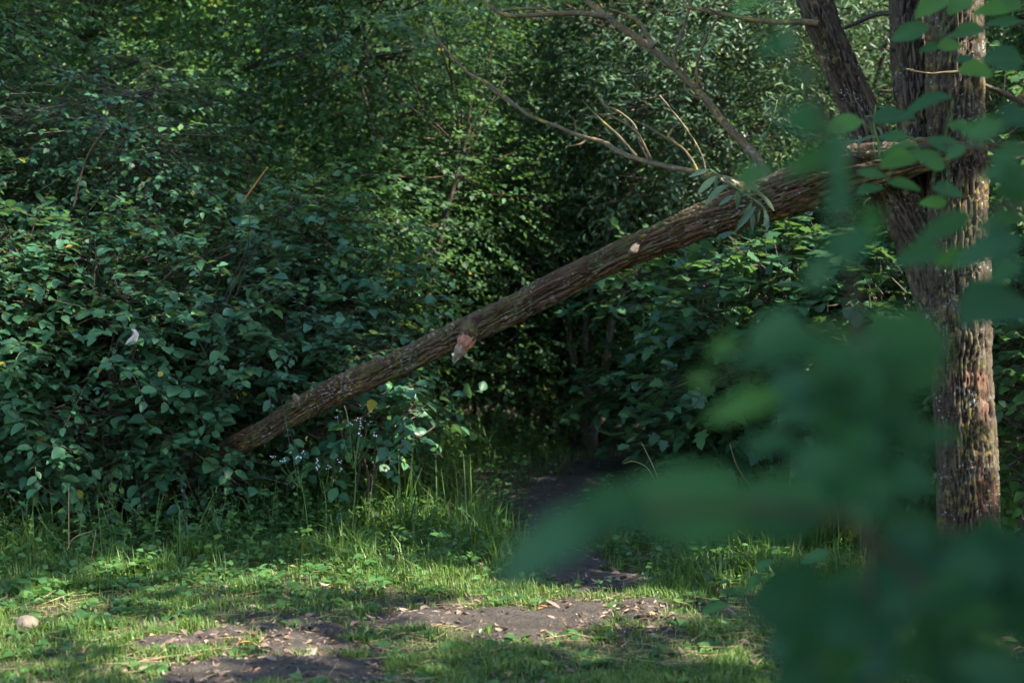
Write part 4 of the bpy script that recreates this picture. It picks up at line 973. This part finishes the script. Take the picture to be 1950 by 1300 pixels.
# ------------------------------------------------------------------ fallen leaves
rf = np.random.default_rng(930)
def litter_points(n):
    x, y = in_view_ground(n, 5.2, 12.5, rf); d = dirt(x, y)
    k = rf.random(n) < (.07 + .93 * sstep(.15, .55, d)) * (.35 + .65 * (fbm(np.stack([x * 3.5, y * 3.5, 0 * x], -1), 2, 99) > .47))
    return x[k], y[k]
lx, ly = litter_points(1500)
ovm = shared_leaf('curled', M['litter'], (.1, .3, .5, .6, .7, .87, .95)); wlm = shared_leaf('willow', M['litter'], (.3, .55, .7, .8, .88, 1.0))
nfl = 0
place_words = lambda px, py: ('on the dark bare earth of the path' if True else '')
dl = dirt(lx, ly)
for x, y, d in zip(lx, ly, dl):
    if nfl >= 290: break
    if y > 9.5 and rf.random() < .5: continue
    nfl += 1
    wil = rf.random() < .4
    mi = int(rf.integers(len(wlm) if wil else len(ovm))); me = wlm[mi] if wil else ovm[mi]
    cw = (['brown', 'light brown', 'tan', 'tan', 'yellow', 'pale grey-green'][mi % 6] if wil else ['dark brown', 'brown', 'light brown', 'tan', 'tan', 'yellow', 'rust-red'][mi % 7])
    o = bpy.data.objects.new('fallen_leaf', me); COL.objects.link(o)
    s = rf.uniform(.045, .09) if wil else rf.uniform(.026, .058)
    o.location = (x, y, float(gz(x, y)) + .016 + .02 * (d < .4)); o.rotation_euler = (rf.normal() * .25, rf.normal() * .3, rf.uniform(0, 6.28)); o.scale = (s, s, s * rf.uniform(.7, 1.5))
    if d > .4: tag(o, ('narrow ' if wil else 'curled oval ') + cw + ' fallen leaf lying on the bare earth of the path', 'leaf', ('narrow' if wil else 'oval') + ' dry leaves on the path')
    else: tag(o, ('narrow ' if wil else 'curled oval ') + cw + ' fallen leaf lying in the grass beside the path', 'leaf', ('narrow' if wil else 'oval') + ' dry leaves in the grass')
lx, ly = litter_points(42000); n = len(lx)
a = rf.uniform(0, 6.28, n)
LL = dict(P=np.stack([lx, ly, gz(lx, ly) + .014 + .008 * rf.random(n)], -1), F=norm(np.stack([np.cos(a), np.sin(a), rf.normal(size=n) * .15], -1)), N=norm(np.array([0, 0, 1.0]) + rf.normal(size=(n, 3)) * .3),
          S=.008 + .055 * rf.random(n) ** 2.2, tint=rf.choice([.0, .1, .2, .35, .5, .6, .7, .8], n), v2=rf.random(n), Z=rf.uniform(-2, 3, n), W=rf.uniform(.25, .85, n))
lit = link('leaf_litter', leaves_mesh('leaf_litter', LL, LEAF8, M['litter']), kind='stuff')
tag(lit, 'scattered small brown leaf bits and debris on the path', 'leaf litter')

# ------------------------------------------------------------------ blurred near foliage
fore_t = (.1, .35, .6, .9)
fm = shared_leaf('ovate', M['fore'], fore_t); fl_ = shared_leaf('lobed', M['fore'], fore_t)
rn = np.random.default_rng(950)
def near_plant(label, stem_pts, Y0, Y1, r, leaves, kind=fm, mat='reddish_stem', cat='sapling', face=.62, far=1.0, group='blurred saplings close in front'):
    Y0, Y1, r = Y0 * far, Y1 * far, r * far
    b = at(stem_pts[0][0], stem_pts[0][1], Y0)
    t = thing('leafy_sapling', label, cat, b, group)
    n = len(stem_pts); SP = np.array([at(px, py, Y0 + (Y1 - Y0) * i / (n - 1)) for i, (px, py) in enumerate(stem_pts)]) 
    Cs = catmull(SP, 50)
    link('stem', tube('stem', SP - b, np.linspace(r, r * .4, n), 8, 40, M[mat]), t)
    for e in leaves:
        bx, by, tx, ty, w, d = e[:6]; d = d * far; tb_ = e[6] if len(e) > 6 else None
        a = at(bx, by, d + rn.uniform(-.02, .02)); c = at(tx, ty, d + rn.uniform(-.06, .04)); F = c - a; l = np.linalg.norm(F)
        view = norm(CAM - a); N = view * face + np.array([0, 0, 1.0]) * (1 - face) + rn.normal(size=3) * .12
        N2 = norm(N - (N @ F / l) * F / l); cosv = max(.35, abs(N2 @ view))
        wm = w * d / F_PX / cosv / (0.70 * l)
        ti = int(rn.integers(0, 3)) if tb_ is None else tb_
        place_leaf(t, kind[int(rn.integers(3)) * 4 + ti], a - b, F, N, l, min(wm, 1.6))
        q = Cs[((Cs - a) ** 2).sum(1).argmin()]
        link('petiole', tube('petiole', np.array([q, (q + a) / 2 + np.array([0, 0, .01]), a]) - b, [.0022, .0016, .0012], 5, 8, M['stem']), t)
    return t
c3 = lambda *L: [(1300 + a / 2, b / 2, 1300 + c / 2, d / 2, w / 2, *r) for (a, b, c, d, w, *r) in L]
c6 = lambda *L: [(1300 + a / 2, 650 + b / 2, 1300 + c / 2, 650 + d / 2, w / 2, *r) for (a, b, c, d, w, *r) in L]
near_plant('sharpest of the near twigs, with bright green leaves over the upper willow stems', [(2040, 40), (1960, 45), (1890, 50), (1830, 60), (1780, 75)], 2.6, 2.9, .004,
    c3((1010, -10, 890, 50, 60, 2.9, 3), (940, 100, 790, 150, 70, 2.9), (985, 175, 905, 190, 32, 2.9), (970, 180, 1065, 170, 50, 2.8, 3), (1150, 115, 1030, 125, 40, 2.7), (1300, 235, 1160, 200, 80, 2.5), (1115, 235, 1030, 225, 35, 2.8), (1180, 275, 1055, 265, 45, 2.7, 3), (1290, 10, 1120, 35, 60, 2.6, 3), (1290, 85, 1150, 90, 40, 2.6), (1100, -5, 1010, 50, 50, 2.9, 3), (1200, -20, 1300, 30, 60, 2.5)), far=1.5)
near_plant('near twig with green leaves reaching left across the splintered trunk end', [(2060, 330), (1960, 300), (1880, 285), (1800, 275), (1720, 285), (1660, 300)], 2.3, 2.8, .004,
    c3((690, 465, 535, 490, 70, 2.75, 3), (720, 470, 890, 430, 60, 2.8), (1030, 370, 830, 425, 45, 2.6), (900, 560, 750, 600, 52, 2.7), (890, 595, 755, 630, 50, 2.65, 3), (665, 660, 780, 655, 40, 2.7), (780, 695, 910, 715, 40, 2.7), (950, 720, 1075, 740, 55, 2.6), (1010, 770, 910, 765, 45, 2.6, 3), (1060, 580, 940, 510, 60, 2.6), (660, 740, 770, 705, 40, 2.7), (1000, 640, 900, 570, 50, 2.6), (1080, 560, 1000, 600, 50, 2.5), (1110, 500, 1010, 470, 40, 2.5), (860, 520, 760, 510, 30, 2.7)), far=1.5)
near_plant('near twig with blurred blue-green leaves hanging in from the right picture edge', [(2100, 420), (1990, 400), (1930, 390), (1880, 400), (1840, 420)], 1.5, 1.8, .004,
    c3((1230, 480, 1060, 510, 95, 1.7, 1), (1330, 430, 1240, 440, 90, 1.6, 0), (1310, 640, 1120, 670, 80, 1.65, 0), (1320, 560, 1170, 600, 70, 1.6, 1), (1310, 750, 1180, 720, 70, 1.6, 0), (1100, 815, 925, 890, 62, 1.75, 1), (1310, 820, 1110, 870, 70, 1.6, 1), (1310, 910, 1030, 955, 110, 1.5, 0), (1000, 955, 800, 1000, 80, 1.6, 1), (1120, 980, 960, 1000, 70, 1.6, 3), (1310, 1010, 1150, 1060, 90, 1.4, 0), (1320, 1150, 1080, 1180, 110, 1.4, 1), (1310, 690, 1230, 690, 60, 1.6, 0)), far=1.3)
veil = []
for k in range(13):
    px, py = rn.uniform(1520, 1720), rn.uniform(620, 930)
    if px > 1770 and py > 690: continue
    a = rn.uniform(-.5, .4) + (math.pi if rn.random() < .5 else 0); l = rn.uniform(90, 170)
    veil.append((px, py, px + l * math.cos(a), py + l * .5 * math.sin(a) + 10, rn.uniform(60, 100), rn.uniform(1.0, 1.25), int(rn.integers(0, 3))))
near_plant('strongly blurred near sapling with a stacked column of dark leaves left of the willow', [(1672, 1420), (1660, 1180), (1655, 1000), (1652, 850), (1640, 700), (1622, 520), (1600, 360), (1570, 220), (1510, 100)], 1.15, 1.25, .0045,
    c3((520, 310, 400, 270, 66, 1.3, 1), (430, 140, 300, 180, 52, 1.4, 1), (560, 470, 390, 430, 120, 1.25, 1), (560, 580, 420, 630, 60, 1.3, 2), (590, 500, 580, 690, 84, 1.2, 1), (620, 690, 560, 830, 90, 1.2, 0), (600, 610, 630, 750, 60, 1.2, 1), (680, 800, 720, 960, 100, 1.2, 1), (630, 860, 620, 1010, 110, 1.2, 1), (560, 980, 470, 1100, 110, 1.2, 1), (320, 640, 230, 700, 42, 1.7, 3), (320, -10, 160, 30, 60, 1.35, 3), (540, 590, 440, 640, 32, 1.6, 3))
    + c6((560, 1, 230, 40, 70, 1.2, 1), (640, 20, 1000, 40, 150, 1.15, 1), (230, 10, 110, 45, 46, 1.2, 3), (130, 140, -10, 165, 34, 1.2, 3), (380, 200, 110, 265, 92, 1.15, 3), (640, 190, 400, 200, 110, 1.15, 0), (640, 80, 480, 115, 60, 1.25, 3), (450, 380, 210, 405, 84, 1.15, 1), (650, 520, 420, 430, 150, 1.12, 1), (600, 330, 850, 320, 170, 1.12, 0), (680, 110, 980, 170, 140, 1.12, 2), (700, 60, 700, 230, 90, 1.12, 2), (850, 370, 1070, 345, 84, 1.15, 1), (740, 480, 960, 560, 150, 1.1, 1), (760, 600, 560, 560, 110, 1.1, 0), (700, 320, 520, 300, 110, 1.15, 0)) + veil, face=.66, far=1.10)
near_plant('large out-of-focus leaf spray stretching left low over the path', [(1760, 1120), (1640, 1010), (1560, 975), (1400, 965), (1250, 975), (1150, 990)], .85, .80, .003,
    [(1170, 970, 915, 1085, 96, .80, 1), (1230, 955, 1100, 990, 76, .82, 1), (1440, 965, 1180, 955, 130, .82, 1), (1390, 985, 1590, 950, 130, .85, 1), (1560, 1000, 1420, 1010, 60, .85, 0), (1600, 960, 1700, 920, 70, .9, 0)], face=.8, far=1.25)
dark = []
for k in range(56):
    px = rn.uniform(1560, 1960); py = rn.uniform(1010, 1290)
    if 1590 < px < 1800 and 1185 < py < 1260 and rn.random() < .8: continue
    if 1770 < px < 1945 and 1095 < py < 1180: continue
    if py < 1090 and px < 1660: continue
    a = rn.uniform(-.5, .5) + (math.pi if rn.random() < .6 else 0); l = rn.uniform(100, 180)
    dark.append((px, py, px + l * math.cos(a), py + l * .6 * math.sin(a) + 12, rn.uniform(80, 120), rn.uniform(.85, 1.3), 0))  # darkest tint on every leaf puts the corner's shade into their colour
near_plant('near sapling filling the lower right corner out of focus, its leaves tinted dark for shade', [(1900, 1480), (1880, 1320), (1840, 1200), (1800, 1100), (1760, 1020)], 1.1, 1.05, .004, dark, face=.6, far=1.3)
near_plant('low small-leaved twig in soft focus over the grass right of the path', [(1640, 1260), (1560, 1190), (1480, 1120), (1420, 1085)], 2.6, 3.0, .003,
    c6((180, 1000, 60, 1030, 36, 3.0, 1), (390, 945, 280, 975, 34, 2.9, 1), (450, 880, 320, 900, 34, 2.9, 0), (300, 880, 230, 940, 40, 3.0, 2), (280, 870, 340, 830, 34, 3.0, 1), (520, 900, 420, 950, 46, 2.7, 0), (560, 800, 450, 830, 46, 2.7, 1), (250, 960, 150, 940, 26, 3.0, 1)), far=1.45)

# shrub added to shade the near leaves, its mass out of view at the right
rg = np.random.default_rng(970); nb = np.array([1.55, 1.1, 0.0])
nsh = thing('added_shade_shrub', 'dense shrub added beside the photographer to shade the lower right near leaves', 'shrub', nb)
D, segs, o = crown(rg, [(-.2, .2, .75, .7, .5, .6), (.2, .1, 1.5, .7, .6, .6), (0, -.4, 1.1, .6, .5, .7), (.1, .6, .5, .6, .4, .4), (-.5, -.2, 2.7, .8, .6, .35), (-.1, -1.2, 1.6, .8, .5, .9)], 1500, size=(.06, .10), nl=9, thr=.3, seed=970)
X, Y, Z = project(D['P'] + nb)
front = (D['P'] + nb)[:, 1] > .25
D = take(D, cull_gaps(D['P'] + nb)); X, Y, Z = project(D['P'] + nb); front = (D['P'] + nb)[:, 1] > .25
D = take(D, ~(front & (X > -60) & (X < 2010) & (Y > -60)) | (front & (X > 1700) & (Y > 1230)))
link('foliage', leaves_mesh('foliage', D, LEAF8, M['fore']), nsh, 'stuff')
for k in range(4):
    link('stem', tube('stem', [(rg.uniform(-.1, .1), rg.uniform(-.1, .1), -.05), (.3 + rg.uniform(-.1, .1), rg.uniform(-.2, .1), .7), (.5 + rg.uniform(-.2, .3), rg.uniform(-.3, .1), 1.6)], [.012, .009, .004], 8, 20, M['bark_dark']), nsh)
